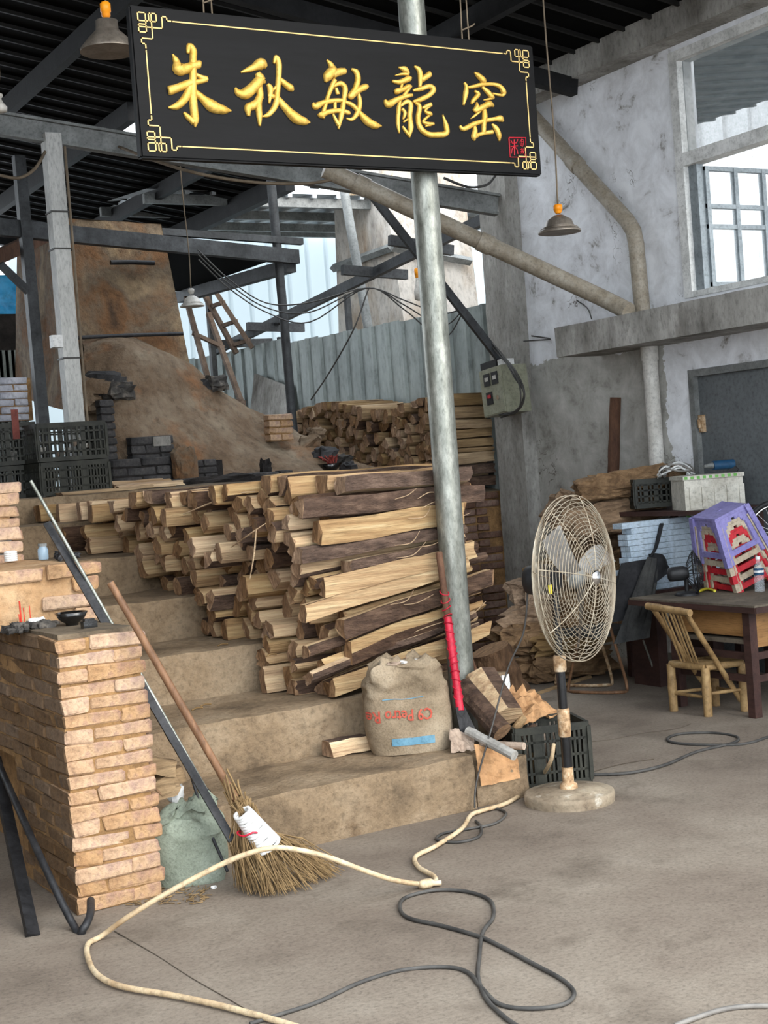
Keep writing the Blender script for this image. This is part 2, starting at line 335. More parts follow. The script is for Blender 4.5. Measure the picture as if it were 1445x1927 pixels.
# ================================================================== STRUCTURE
def rough_slab(mb, a, b, amp=.008, step=.12, seed=0, m=0):
    a, b = V(a), V(b); tmp = bmesh.new(); bmesh.ops.create_cube(tmp, size=1)
    for vv in tmp.verts: vv.co = V([a[i] if vv.co[i] < 0 else b[i] for i in range(3)])
    for ax in range(3):
        L = b[ax]-a[ax]; n = max(1, min(40, int(L/step)))
        es = [e for e in tmp.edges if abs(abs((e.verts[0].co-e.verts[1].co)[ax])-L) < 1e-5]
        if n > 1: bmesh.ops.subdivide_edges(tmp, edges=es, cuts=n-1, use_grid_fill=True)
    sp = V((seed*2.3, seed*7.1, seed*1.3))
    c = (a+b)/2
    tmp.verts.index_update()
    vs = []
    for vv in tmp.verts:
        p = vv.co.copy(); n_ = noise.noise_vector(p*6+sp)*amp+noise.noise_vector(p*19+sp)*amp*.5
        edge = sum(1 for i in range(3) if min(abs(p[i]-a[i]), abs(p[i]-b[i])) < 1e-5)
        if edge >= 2: n_ += (c-p).normalized()*amp*.6*(1+noise.noise(p*9+sp))
        if abs(p.z-a.z) < 1e-5: n_.z = 0
        vs.append(p+n_)
    mb.add(vs, [[x.index for x in f.verts] for f in tmp.faces], m, False); tmp.free(); return mb
fl = MB(); fl.grid(lambda u, v: V((-8+24*u, -6+32*v, .004*noise.noise(V((u*30, v*40, 0))))), 60, 80)
struct(fl.build('floor', m_floor, org=(0, 0, 0)), 'worn beige grey concrete floor')
fc_ = MB()
for L in (((215, 1752), (290, 1795), (360, 1840), (430, 1880), (500, 1922)), ((1090, 1398), (1150, 1392), (1210, 1380), (1270, 1372), (1300, 1362)), ((1085, 1462), (1160, 1440), (1230, 1428))):
    fc_.tube(cr([PZ(x, y, .0015) for x, y in L], 8), .0022, 4)
m_crack = M('crack dirt', [(70, 62, 54), (92, 82, 70)], 9, .95, bst=0)
fo = [o for o in bpy.data.objects if o.name == 'floor'][0]; fc_.build('floor_crack', m_crack, fo)
SR = [5.46, 6.05, 6.73, 7.40, 8.10, 8.80, 9.40]; SZ = [.25, .49, .73, .96, 1.18, 1.39, 1.555]
st = thing('stairs', (2.9, 5.46, 0), 'broad concrete steps climbing beside the firewood stack', None, None, 'structure')
for i in range(7):
    mb = MB(); rough_slab(mb, (1.95, SR[i], SZ[i]-.30 if i else 0), (3.57 if i == 0 else 4.2, (SR[i+1]+.05) if i < 6 else 10.2, SZ[i]), .010, .075, i)
    mb.build('step', m_step, st)
    if i: mb = MB(); mb.b2((1.97, SR[i]+.03, 0), (4.18, (SR[i+1] if i < 6 else 10.2), SZ[i]-.27)); mb.build('step_core', m_step, st)
mb = MB(); rough_slab(mb, (3.58, 5.47, 0), (3.88, 6.0, .20), .02, .08, 9); rough_slab(mb, (3.6, 6.0, 0), (4.2, 6.6, .22), .02, .1, 10); mb.build('broken_step_end', m_step, st)
mb = MB(); mb.grid(lambda u, v: V((-4+8.9*u, 10.0+10*v, 1.55+.02*noise.noise(V((u*20, v*20, 1))))), 40, 40); mb.b2((-4, 9.42, 0), (1.98, 20, 1.54))
mb.b2((1.9, 10.15, 0), (4.9, 20, 1.5)); struct(mb.build('landing_ground', m_dirt), 'earthen landing above the steps')
mb = MB(); mb.grid(lambda u, v: V((4.2+2.8*u, 9.95+9*v, 1.31+.17*min(1, v*6)+.06*v*9*.3)), 8, 20); mb.b2((4.2, 10.02, 0), (6.99, 19, 1.30)); struct(mb.build('upper_platform', m_dirt), 'earthen platform behind brick retaining wall')
# retaining wall of red bricks under the rear wood stack
def cham(size, c, seed, j=.003):
    r = random.Random(seed); tmp = bmesh.new(); bmesh.ops.create_cube(tmp, size=1)
    for vv in tmp.verts: vv.co = V((vv.co.x*size[0], vv.co.y*size[1], vv.co.z*size[2]))+V((r.uniform(-j, j), r.uniform(-j, j), r.uniform(-j, j)))
    bmesh.ops.bevel(tmp, geom=tmp.edges[:]+tmp.verts[:], offset=c, segments=1, affect='EDGES')
    for vv in tmp.verts: vv.co += V((r.uniform(-j, j), r.uniform(-j, j), r.uniform(-j, j)))*.5
    me = bpy.data.meshes.new('brick'); tmp.to_mesh(me); tmp.free(); return me
def brickset(mat, size, n, c=.006, j=.004, side=None):
    out = []
    for k in range(n):
        me = cham(size, c, k+int(size[0]*1000), j); me.materials.append(mat); out.append(me)
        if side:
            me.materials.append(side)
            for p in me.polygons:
                if p.normal.x < -.6: p.material_index = 1  # left-facing sides get the stained brick with shade painted in
    return out
rw = thing('retaining_wall', (6.3, 9.93, 0), 'dark red brick retaining wall under the rear firewood stack', None, None, 'structure')
mb = MB(); mb.b2((5.4, 9.945, 0), (6.98, 10.1, 1.31)); mb.build('mortar_core', m_mortar, rw)
rb = brickset(m_brickred, (.232, .11, .053), 5); rh = brickset(m_brickred, (.108, .11, .053), 3)
for k in range(20):
    z = .035+k*.0655; x = 5.45+(.12 if k % 2 else 0)
    while x < 6.9:
        full = rng.random() < .75; w = .24 if full else .12
        if x+w > 6.99: break
        inst(rng.choice(rb if full else rh), 'brick', rw, (x+w/2, 9.975+U(-.008, .008), z)); x += w+.008
# right wall with window and door openings
wr = thing('wall_right', (7.1, 6, 0), 'peeling white over grey plastered side wall', None, None, 'structure')
WX = 7.0; WY0, WY1 = 5.4, 7.58; WZ0, WZ1 = 2.6, 4.30; DY0, DY1, DZ = 6.35, 7.6, 2.10
def wslab(mb, y0, y1, z0, z1): mb.b2((WX, y0, z0), (WX+.22, y1, z1))
mb = MB()
wslab(mb, DY1, 9.83, 0, WZ0); wslab(mb, WY1, 9.83, WZ0, WZ1); wslab(mb, 0, DY1, DZ, WZ0); wslab(mb, 0, DY0, 0, DZ); wslab(mb, 0, WY0, WZ0, WZ1); wslab(mb, 0, 9.83, WZ1, 4.5)
mb.build('plaster', m_wall, wr)
mb = MB(); rough_slab(mb, (6.87, 9.44, 0), (7.0, 9.83, 4.34), .006, .15, 3); mb.build('pilaster', m_conc, wr)
mb = MB(); rough_slab(mb, (6.80, 1, 4.34), (7.22, 9.9, 4.74), .006, .2, 4); mb.build('ring_beam', m_conc, wr)
mb = MB(); rough_slab(mb, (6.58, 1, 2.30), (7.05, 8.56, 2.52), .007, .14, 5); tr = mb.build('trim_1', m_conc); struct(tr, 'projecting concrete canopy ledge over the grey door')
mb = MB(); mb.b2((-3.7, 1.5, 0), (-3.5, 17, 6.0)); struct(mb.build('sky_blocker_left', m_conc), 'unseen grey wall added on the left to block sky light')  # unseen, added to keep sky light off the left-facing surfaces
# window
wi = thing('window_1', (7.05, 6.5, 2.6), 'tall white framed window with a dusty top pane and an opened casement', None, None, 'structure')
ZT = 3.55
mb = MB(); mb.b2((6.985, 7.50, WZ0), (7.12, 7.58, WZ1)); mb.b2((6.985, WY0, WZ1-.07), (7.12, 7.5, WZ1)); mb.b2((6.985, WY0, WZ0), (7.12, WY0+.07, WZ1-.07)); mb.b2((6.99, WY0+.07, WZ0), (7.12, 7.5, WZ0+.04)); mb.build('window_frame', m_frame, wi)
mb = MB(); mb.b2((6.985, WY0+.07, ZT-.045), (7.10, 7.5, ZT+.045)); mb.build('transom', m_frame, wi)
mb = MB(); mb.b2((7.04, WY0+.07, ZT+.045), (7.046, 7.5, WZ1-.07)); mb.build('pane', m_glass, wi)
mb = MB(); mb.b2((7.03, 7.42, WZ0+.04), (7.09, 7.5, ZT-.045)); mb.build('casement_stile', m_sash, wi)
ca = MB()
for x0, x1 in ((7.09, 7.125), (7.36, 7.395), (7.63, 7.665), (7.9, 7.935)): ca.b2((x0, 7.40, WZ0+.06), (x1, 7.44, ZT-.06))
for z in (WZ0+.06, 3.06, 3.20, ZT-.09): ca.b2((7.09, 7.402, z), (7.935, 7.438, z+.03))
ca = ca.build('open_casement', m_sash, wi)
for x0, x1 in ((7.125, 7.36), (7.395, 7.63), (7.665, 7.9)):
    for z0, z1 in ((WZ0+.09, 3.06), (3.09, 3.20), (3.23, ZT-.09)):
        mb = MB(); mb.b2((x0, 7.417, z0), (x1, 7.421, z1)); mb.build('pane', m_glassc, ca)
# door
dr = thing('door_1', (7.05, 7, 0), 'grey painted steel door in the right wall', None, None, 'structure')
mb = MB(); mb.b2((7.03, DY0, 0), (7.08, DY1-.05, DZ-.05)); mb.build('door_leaf', m_door, dr)
mb = MB(); mb.b2((6.985, DY1-.05, 0), (7.10, DY1, DZ)); mb.b2((6.985, DY0, DZ-.05), (7.10, DY1-.05, DZ)); mb.b2((6.985, DY0-.05, 0), (7.1, DY0, DZ)); mb.build('door_frame', m_grey, dr)
mb = MB(); mb.b2((7.0, DY1-.10, 1.66), (7.035, DY1-.06, 1.78)); mb.tube([(6.99, DY1-.08, 1.69), (6.985, DY1-.08, 1.75)], .012); mb.build('latch', m_rustp, dr)
# outside, through the window
mb = MB()
n = 46
for k in range(n):
    y = 2+k*.5; mb.b2((15, y, 0), (15.06, y+.5, 6.4)); mb.b2((14.95, y+.2, 0), (15, y+.26, 6.4))
tag(mb.build('metal_shed', m_white), 'white corrugated shed outside beyond the window', 'shed')
mb = MB(); mb.add([(7.6, 3, 4.62), (7.6, 12, 4.62), (11.2, 12, 5.05), (11.2, 3, 5.05)], [(0, 1, 2, 3)]); mb.add([(7.6, 3, 4.66), (7.6, 12, 4.66), (11.2, 12, 5.09), (11.2, 3, 5.09)], [(0, 3, 2, 1)])
for k in range(30): y = 3.1+k*.3; mb.beam((7.6, y, 4.61), (11.2, y, 5.04), .05, .03)
for y in (4, 6.5, 9, 11.8): mb.tube([(11, y, 0), (11, y, 5)], .04)
tag(mb.build('awning', m_grey), 'grey sheet awning outside behind the top window pane', 'awning')
# ceiling
RN = V((.157, 0, 1)).normalized(); RP = V((7, 0, 4.5))
def zr(x): return 4.5+.157*(7-x)
def PR(x, y): return PN(x, y, RP, RN)
ce = thing('ceiling', (1.5, 8, 4.5), 'dark corrugated sheet roof of the open shed', None, None, 'structure')
Y = 3.74
while Y < 16.9:
    y1 = Y+1.12; segs = [(-5, 7.02)]
    if y1 > 9.6 and Y < 12.5: segs = [(-5, 4.70)]   # open strip in the roof behind the sign, widened out of view to let daylight in
    elif Y > 12: segs = [(-5, 6.62)]
    for a, b in segs:
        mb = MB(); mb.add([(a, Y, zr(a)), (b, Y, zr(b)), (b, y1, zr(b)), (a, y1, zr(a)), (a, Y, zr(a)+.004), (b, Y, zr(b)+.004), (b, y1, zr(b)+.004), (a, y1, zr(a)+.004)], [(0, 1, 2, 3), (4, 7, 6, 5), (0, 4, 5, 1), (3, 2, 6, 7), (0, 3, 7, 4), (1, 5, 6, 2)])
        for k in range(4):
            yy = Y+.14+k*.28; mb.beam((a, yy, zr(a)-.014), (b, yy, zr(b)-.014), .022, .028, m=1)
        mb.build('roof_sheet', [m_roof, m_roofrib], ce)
    Y = y1
m_rafter = M('near black rafter steel', [(17, 17, 18), (34, 34, 35)], 5, .7, .2, bst=.2)  # darker tone than the other dark steel, used under the roof
def rafter(name, p, q, w=.09, h=.16, mat=m_rafter, drop=None, **k):
    d = V((0, 0, -(h/2+.03 if drop is None else drop))); mb = MB(); mb.beam(V(p)+d, V(q)+d, w, h, (0, 0, 1), **k); return mb.build(name, mat, ce)
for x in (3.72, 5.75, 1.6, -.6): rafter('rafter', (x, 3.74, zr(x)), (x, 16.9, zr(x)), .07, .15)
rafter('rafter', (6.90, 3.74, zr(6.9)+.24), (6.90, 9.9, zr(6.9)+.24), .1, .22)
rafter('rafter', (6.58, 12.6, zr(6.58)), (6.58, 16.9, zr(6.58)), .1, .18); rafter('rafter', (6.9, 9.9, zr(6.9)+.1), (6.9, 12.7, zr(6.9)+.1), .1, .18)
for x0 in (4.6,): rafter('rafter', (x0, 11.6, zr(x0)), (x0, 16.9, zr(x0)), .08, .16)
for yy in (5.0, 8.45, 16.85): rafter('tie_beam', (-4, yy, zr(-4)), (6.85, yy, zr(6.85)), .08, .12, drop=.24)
mb = MB(); A = PY(-80, 220, 10.42); B = PX(936, 386, 6.86); mb.beam(A, B, .09, .17, (0, 0, 1), lip=.02); mb.build('tie_beam', m_grey, ce)
# sheet fence along the platform
fe = thing('wall_fence', (7.03, 12.5, 1.3), 'grey green corrugated sheet fence behind the rear firewood', None, None, 'structure')
y = 9.86; k = 0
while y < 17.2:
    h = 2.90+.024*(y-9.8)+(.05 if k == 5 else 0)+(.03 if k > 5 else 0); w = .81
    P = []; y_ = y
    for q in range(3):
        P += [(y_, 0), (y_+.20, 0), (y_+.215, -.028), (y_+.25, -.028), (y_+.265, 0)]; y_ += .27
    P += [(y_, 0)]
    xo = 7.03+(.006 if k % 2 else 0)
    mb = MB(); mb.add([(xo+dx, yy, z) for z in (1.2, h) for yy, dx in P], [(i, i+1, len(P)+i+1, len(P)+i) for i in range(len(P)-1)]); mb.build('fence_sheet', m_fence, fe)
    y += w; k += 1
# bright rear wall and rear roof
wb = thing('wall_back', (9, 17.6, 0), 'white backlit corrugated sheet wall behind the kiln', None, None, 'structure')
x = 5.2
while x < 13.5:
    P = []; x_ = x
    for q in range(3): P += [(x_, 0), (x_+.23, 0), (x_+.245, -.03), (x_+.285, -.03), (x_+.30, 0)]; x_ += .30
    P.append((x_, 0)); mb = MB(); mb.add([(xx, 17.6+dy, z) for z in (1.5, 4.86) for xx, dy in P], [(i, i+1, len(P)+i+1, len(P)+i) for i in range(len(P)-1)]); mb.build('wall_sheet', m_translu, wb); x = x_
rr = thing('rear_roof', (8.5, 16, 4.7), 'pale grey corrugated roof over the rear of the kiln', None, None, 'structure')
def z4(y): return 4.62+.085*(y-14)
x = 5.6
while x < 11.5:
    mb = MB(); mb.add([(x, 13.9, z4(13.9)), (x+.9, 13.9, z4(13.9)), (x+.9, 17.4, z4(17.4)), (x, 17.4, z4(17.4))], [(0, 1, 2, 3)])
    for q in range(3): mb.beam((x+.15+q*.3, 13.9, z4(13.9)-.02), (x+.15+q*.3, 17.4, z4(17.4)-.02), .05, .04)
    mb.build('roof_sheet', m_roof4, rr); x += .9
for yy in (14.0, 15.3, 16.6, 17.3): mb = MB(); mb.beam((5.6, yy, z4(yy)-.09), (11.5, yy, z4(yy)-.09), .06, .10, (0, 0, 1)); mb.build('purlin', m_grey, rr)
# ------------------------------------------------------------------ steel frame pieces
def bar(name, a, b, w, h, mat, label, cat='steel beam', group=None, lip=0, up=(0, 0, 1)):
    mb = MB(); mb.beam(a, b, w, h, up if abs((V(b)-V(a)).normalized().z) < .95 else (0, 1, 0), lip=lip); return tag(mb.build(name, mat), label, cat, group)
po = thing('roof_post', (3.43, 10.28, 1.55), 'pale grey square post behind the black crates', 'post')
mb = MB(); mb.b2((3.37, 10.22, 1.55), (3.49, 10.34, 4.20)); mb.build('shaft', m_postg, po)
mb = MB(); mb.tube([(3.505, 10.21, z) for z in (1.6, 2.4, 3.2, 4.1)], .01); mb.build('wire_conduit', m_cord, po)
for z in (1.95, 2.55, 3.35, 3.62): mb = MB(); mb.b2((3.362, 10.212, z), (3.515, 10.348, z+.012)); mb.build('wire_tie', m_cable, po)
mb = MB(); p = PY(107, 642, 10.2); mb.b2(p+V((-.035, 0, -.045)), p+V((.045, .06, .045))); mb.box(p+V((-.02, -.012, -.02)), (.03, .02, .05)); mb.build('switch_box', m_white, po)
p0 = PY(47, 440, 11.0); p1 = PY(78, 752, 11.0)
bar('roof_post', (p1.x, 11, 1.5), (p0.x, 11, 4.2), .085, .085, m_dark, 'black square post left of the pale post', 'post')
mb = MB(); mb.beam(PY(0, 497, 10.95), PY(55, 550, 10.98), .05, .05); tag(mb.build('steel_brace', m_dark), 'short dark brace meeting the black post', 'steel beam')
mb = MB(); mb.beam(PY(-30, 495, 11.1), PY(100, 436, 11.5), .08, .11); tag(mb.build('timber_beam', m_stick), 'weathered timber beam left of the kiln chimney', 'beam')
Yb = 12.0
bar('steel_beam', PY(-40, 424, 10.9), PY(558, 484, Yb), .08, .13, m_dark, 'long dark beam running in front of the kiln chimney top')
bar('steel_beam', PY(300, 436, Yb-.1), PY(568, 455, Yb), .06, .06, m_dark, 'thin dark beam ending in a turned up tip')
q0 = PY(548, 500, Yb); bar('steel_beam', (q0.x, q0.y, q0.z), PX(335, 560, q0.x), .1, .12, m_dark, 'dark edge beam sloping down behind the white enamel lamp')
qa = PY(512, 372, Yb); qb = PY(549, 768, Yb)
mb = MB(); mb.tube([(qb.x, Yb, 1.5), (qb.x-.01, Yb, 3.0), (qa.x, Yb, qa.z+.25)], .045, 8); tag(mb.build('steel_post', m_dark), 'dark round post beside the far end of the sheet fence', 'post')
# lower lean-to roof right of the kiln chimney
e0 = PY(330, 448, 11.75); e1 = PY(545, 478, Yb); e2 = PX(345, 548, e1.x); e3 = PX(150, 520, e0.x)
mb = MB(); mb.add([e0, e1, e2, V((e0.x, e2.y, e2.z+.02)), e0+V((0, 0, .02)), e1+V((0, 0, .02)), e2+V((0, 0, .02)), V((e0.x, e2.y, e2.z+.04))], [(0, 1, 2, 3), (4, 7, 6, 5), (0, 4, 5, 1), (1, 5, 6, 2), (2, 6, 7, 3), (3, 7, 4, 0)])
tag(mb.build('lean_to_roof', m_roof), 'low dark sheet canopy over the kiln flank', 'roof')
fx = 6.95
bar('steel_beam', PX(398, 664, fx), PX(940, 398, fx), .06, .09, m_dark, 'long dark rail running above the sheet fence')
for (xa, ya, xb, yb) in ((466, 627, 572, 629), (645, 522, 766, 531), (734, 467, 852, 486), (395, 660, 512, 656)):
    c = PX((xa+xb)/2, (ya+yb)/2, fx); a = PY(xa, ya, c.y); b = PY(xb, yb, c.y); d = V((0, 0, .07))
    bar('purlin_stub', a+d, b+d, .06, .09, m_dark, {466: 'short dark purlin stub crossing the rail near the round post', 645: 'short dark purlin stub on the rail before the pale chimney', 734: 'dark purlin stub partly behind the galvanised pole', 395: 'dark purlin stub below the leaning ladders'}[xa], group='purlin stubs on the fence rail')
a = PX(633, 560, fx); bar('fence_upright', (7.07, a.y, 0), (7.07, a.y, a.z+.03), .05, .05, m_dark, 'short dark upright under the rail, left of the pale chimney', 'post')
a = PX(508, 640, fx); bar('fence_upright', (7.07, a.y, 0), (7.07, a.y, a.z+.03), .05, .05, m_dark, 'short dark upright under the rail beside the round post', 'post')
a = PX(392, 560, 6.6); bar('fence_upright', (6.6, a.y, 1.4), (6.6, a.y, a.z+.1), .06, .06, m_dark, 'dark upright left of the leaning ladders', 'post')
bar('diagonal_brace', A+(B-A)*.72+V((0, -.06, -.02)), PX(952, 690, 6.78), .05, .06, m_dark, 'dark diagonal brace running down to the meter box')
mb = MB(); q = PX(645, 345, 7.5); q2 = PX(690, 600, 7.5); mb.tube([q, q2, q+(q2-q)*(q.z/(q.z-q2.z))], .05, 8); tag(mb.build('steel_post', m_grey), 'pale leaning pipe in front of the rear chimney', 'post')
# galvanised pole that carries the sign
pb = PY(870, 1300, 6.02); mb = MB()
px0 = pb.x
gp = thing('support_pole', (px0, 6.02, .22), 'tall galvanised round pole in front of the firewood', 'pole')
mb.tube([(px0, 6.02, .22), (px0, 6.02, 2.0), (px0, 6.02, 4.85)], .066, 20); mb.build('shaft', m_steel, gp)
# pvc pipes
def pipe(name, pts, r, mat, label, rings=True):
    t = thing(name, pts[-1], label, 'pipe'); mb = MB(); mb.tube(pts, r, 14); mb.build('tube', mat, t)
    if rings:
        P = [V(p) for p in pts]
        for i in range(len(P)-1):
            d = (P[i+1]-P[i]).normalized()
            if (P[i+1]-P[i]).length > .5:
                for f in ((.04, .52) if (P[i+1]-P[i]).length > 1.4 else (.06,)):
                    c = P[i]+(P[i+1]-P[i])*f; mb = MB(); mb.tube([c-d*.05, c+d*.05], r*1.14, 14); mb.build('collar', mat, t)
    return t
pipe('drain_pipe', [PY(610, 318, 8.9), PY(660, 340, 8.85), PX(1140, 564, 6.74), PX(1183, 586, 6.76)], .062, m_pvc, 'long dirty pipe slanting down from the roof to the ledge')
pipe('drain_pipe', [PX(985, 200, 6.9), PX(1180, 415, 6.92), PX(1192, 435, 6.92), PX(1197, 460, 6.92), PX(1209, 588, 6.92)], .058, m_pvc, 'bent pipe on the white wall beside the window')
v0 = PX(1218, 668, 6.9); pipe('drain_pipe', [(6.92, v0.y, 2.32), (6.92, v0.y, 1.2), (6.92, v0.y, .1)], .055, m_pvcw, 'upright white pipe below the ledge')
# ================================================================== BRICK FLANK WALLS (left foreground)
fw = thing('brick_pillar', (1.78, 5.25, 0), 'pale crumbling brick pillar end beside the broom', 'brick pillar')
mb = MB(); rough_slab(mb, (1.6185, 5.2585, 0), (1.936, 5.98, 1.035), .002, .03, 41); mb.b2((1.6165, 5.98, .50), (1.935, 7.3, 1.035)); mb.b2((1.75, 5.98, 0), (1.93, 7.3, .5)); mb.build('mortar_core', m_mortar, fw)
BS = brickset(m_brick, (.230, .11, .053), 9, .006, .006); BH = brickset(m_brick, (.112, .11, .053), 6, .006, .006)
BSY = brickset(m_brick_soot_shade, (.11, .230, .053), 8, .006, .006)
BSc = brickset(m_brick, (.230, .11, .053), 6, .006, .006, m_brick_soot_shade); BSYc = brickset(m_brick, (.11, .230, .053), 6, .006, .006, m_brick_soot_shade)
for k in range(18):
    z = .029+k*.0578
    j = lambda s=.006: U(-s, s)
    if k % 2 == 0:
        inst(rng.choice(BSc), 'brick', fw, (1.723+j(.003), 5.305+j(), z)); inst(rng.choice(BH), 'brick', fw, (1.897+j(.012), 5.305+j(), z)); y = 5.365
    else:
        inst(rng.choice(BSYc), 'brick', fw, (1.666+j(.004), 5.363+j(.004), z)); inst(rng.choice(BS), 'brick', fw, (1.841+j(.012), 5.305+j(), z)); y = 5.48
    while y < 7.0:
        if not (k < 9 and y+.24 > 5.99): inst(rng.choice(BSY), 'brick', fw, (1.666+j(.006), y+.12, z))
        y += .238
mb = MB(); rough_slab(mb, (1.625, 5.275, 1.035), (1.925, 5.85, 1.052), .006, .05, 21); mb.build('earth_top', m_dirt, fw)
def flank(lab, x0, x1, y0, y1, z0, z1, mat, seed, plaster=True):
    t = thing('flank_wall', ((x0+x1)/2, y0, z0), lab, 'brick wall'); n = max(2, round((z1-z0)/.0578)); h = (z1-z0)/n
    mb = MB(); rough_slab(mb, (x0, y0+.01, z0), (x1-.05, y1, z1-.004), .008, .05, seed); mb.build('plaster_body', mat, t)
    for k in range(n):
        z = z0+h*(k+.5); me = rng.choice(BS if k % 2 else BH); w = .226 if k % 2 else .112
        inst(me, 'brick', t, (x1-w/2+U(-.02, .015), y0+.045+U(-.006, .006), z))
        if k == n-1:
            x = x1-w-.008
            while x-.23 > x0-.1: inst(rng.choice(BS), 'brick', t, (x-.113, y0+.05+U(-.005, .005), z)); x -= .236
    return t
flank('plastered brick wall behind the ash and incense on the pillar', 1.48, 2.0, 5.86, 6.62, 1.04, 1.29, m_plast, 22)
flank('grey brick step of the flank wall behind the white jar', 1.60, 1.92, 6.63, 7.2, 1.20, 1.445, m_conc, 23)
flank('rounded brick end highest on the left flank wall', 1.75, 2.09, 7.22, 9.3, 1.30, 1.66, m_plast, 24)
mb = MB(); mb.b2((1.62, 6.63, .9), (1.9, 9.3, 1.19)); mb.b2((1.76, 7.22, 1.19), (2.05, 9.3, 1.29)); struct(mb.build('flank_base', m_mortar), 'brick base carrying the stepped flank walls')
# ================================================================== FIREWOOD
def clip(poly, n, d):
    out = []; L = len(poly)
    for i in range(L):
        a, b = poly[i], poly[(i+1) % L]; da = a[0]*n[0]+a[1]*n[1]-d; db = b[0]*n[0]+b[1]*n[1]-d
        if da <= 0: out.append(a)
        if (da < 0 < db) or (db < 0 < da):
            t = da/(da-db); out.append((a[0]+(b[0]-a[0])*t, a[1]+(b[1]-a[1])*t))
    return out
def cells(seeds, ghosts, R=.3):
    al = seeds+ghosts; res = []
    for i, s in enumerate(seeds):
        p = [(s[0]-R, s[1]-R), (s[0]+R, s[1]-R), (s[0]+R, s[1]+R), (s[0]-R, s[1]+R)]
        nb = sorted(((q[0]-s[0])**2+(q[1]-s[1])**2, k) for k, q in enumerate(al) if k != i and abs(q[0]-s[0]) < 2*R and abs(q[1]-s[1]) < 2*R)[:26]
        for dd, k in nb:
            q = al[k]; n = (q[0]-s[0], q[1]-s[1]); m = ((q[0]+s[0])/2, (q[1]+s[1])/2); p = clip(p, n, n[0]*m[0]+n[1]*m[1])
            if len(p) < 3: break
        res.append(p)
    return res
def pack(inside, bounds, size, ghostf, iters=3, ar=1.0):
    s = []; tries = 0
    while tries < 20000:
        tries += 1; p = (U(bounds[0], bounds[1]), U(bounds[2], bounds[3])); d = size*U(.72, 1.25)*(.84 if p[0] < bounds[0]+.22 else 1)
        if inside(p) and all(((p[0]-q[0])/ar)**2+(p[1]-q[1])**2 > (d*.86)**2 for q in s[-600:]): s.append(p)
    for _ in range(iters):
        c = cells(s, ghostf(s)); n = []
        for p, q in zip(s, c):
            if len(q) >= 3:
                m = (sum(v[0] for v in q)/len(q), sum(v[1] for v in q)/len(q)); n.append((p[0]*.5+m[0]*.5, p[1]*.5+m[1]*.5))
            else: n.append(p)
        s = n
    return s, cells(s, ghostf(s))
def log_into(mb, poly, x0, x1, style, bow=.012, secs=5, tilt=0, facing=False):
    c = (sum(p[0] for p in poly)/len(poly), sum(p[1] for p in poly)/len(poly))
    P = []
    for i, p in enumerate(poly):            # shrink a little, add mid points so that faces look riven
        q = poly[(i+1) % len(poly)]
        P.append((p, 0)); P.append((((p[0]+q[0])/2, (p[1]+q[1])/2), 1))
    pts = []
    for p, mid in P:
        d = (p[0]-c[0], p[1]-c[1]); L = math.hypot(*d) or 1; k = 1-(.005 if mid else .008)/L
        if style == 'round' and not mid: k -= .10
        pts.append((d[0]*k, d[1]*k))
    n = len(pts); ph = U(0, 9); vs = []; ty, tz = U(-.006, .006), U(-.008, .008)
    sc = [U(.9, 1.0) for _ in range(n)]
    for j in range(secs):
        t = j/(secs-1); x = x0+(x1-x0)*t; by = bow*noise.noise(V((t*2+ph, 3, 1)))+ty*(t-.5); bz = bow*noise.noise(V((t*2+ph, 7, 5)))+tz*(t-.5)
        for i, (a, b) in enumerate(pts):
            k = 1-.07*abs(noise.noise(V((a*30+ph, b*30, t*3)))) ; k *= 1-(1-sc[i])*t
            e = (U(-.012, .012) if j in (0, secs-1) else 0)
            if tilt: k *= 1-.22*t*min(1, tilt/.2)
            vs.append((x+e, c[0]+a*k+by, c[1]+b*k+bz+tilt*(x-x0)))
    if style == 'split': bk = set()
    elif style == 'round': bk = set(range(n))
    else:
        s0 = rng.randrange(0, n, 2)
        if facing: s0 = (min(range(n), key=lambda i: pts[i][0])-1) % n
        bk = {(s0+i) % n for i in range((rng.choice((2, 4, 4, 6)) if facing else rng.choice((2, 2, 4))) if n > 6 else 2)}
    fs = []; ms = []
    for j in range(secs-1):
        for i in range(n):
            fs.append((j*n+i, j*n+(i+1) % n, (j+1)*n+(i+1) % n, (j+1)*n+i)); ms.append(1 if i in bk else 0)
    fs.append(list(range(n))[::-1]); fs.append(list(range((secs-1)*n, secs*n))); ms += [2, 2]
    mb.add(vs, fs, ms, False)
# main stack beside the stairs
def tread(y):
    z = SZ[1]
    for i in range(2, 7):
        if y >= SR[i]: z = SZ[i]
    return z
def top1(y): return 1.575-.03*max(0, y-6.6)+.02*math.sin(y*5)
Y0, Y1 = 6.10, 9.42
def ghost1(s):
    g = []
    for y, z in s:
        zt = tread(y)
        if z-zt < .2: g.append((y, 2*zt-z))
        if top1(y)-z < .2: g.append((y, 2*top1(y)-z))
        if y-Y0 < .2: g.append((2*Y0-y, z))
        if Y1-y < .2: g.append((2*Y1-y, z))
        for i in range(2, 7):
            if 0 < SR[i]-y < .2 and z < SZ[i]: g.append((2*SR[i]-y, z))
    return g
S1, C1 = pack(lambda p: tread(p[0])+.03 < p[1] < top1(p[0])-.03 and tread(p[0]+.03) < p[1], (Y0+.03, Y1-.03, .5, 1.6), .108, ghost1, 1)
XL = lambda y: 3.24-.16*min(1, (y-6.1)/1.3)-.14*max(0, min(1, (y-7.4)/2))
ORD = ['', 'first', 'second', 'third', 'fourth', 'fifth', 'sixth', 'seventh']
nlog = 0
order = sorted(range(len(S1)), key=lambda i: S1[i][0])
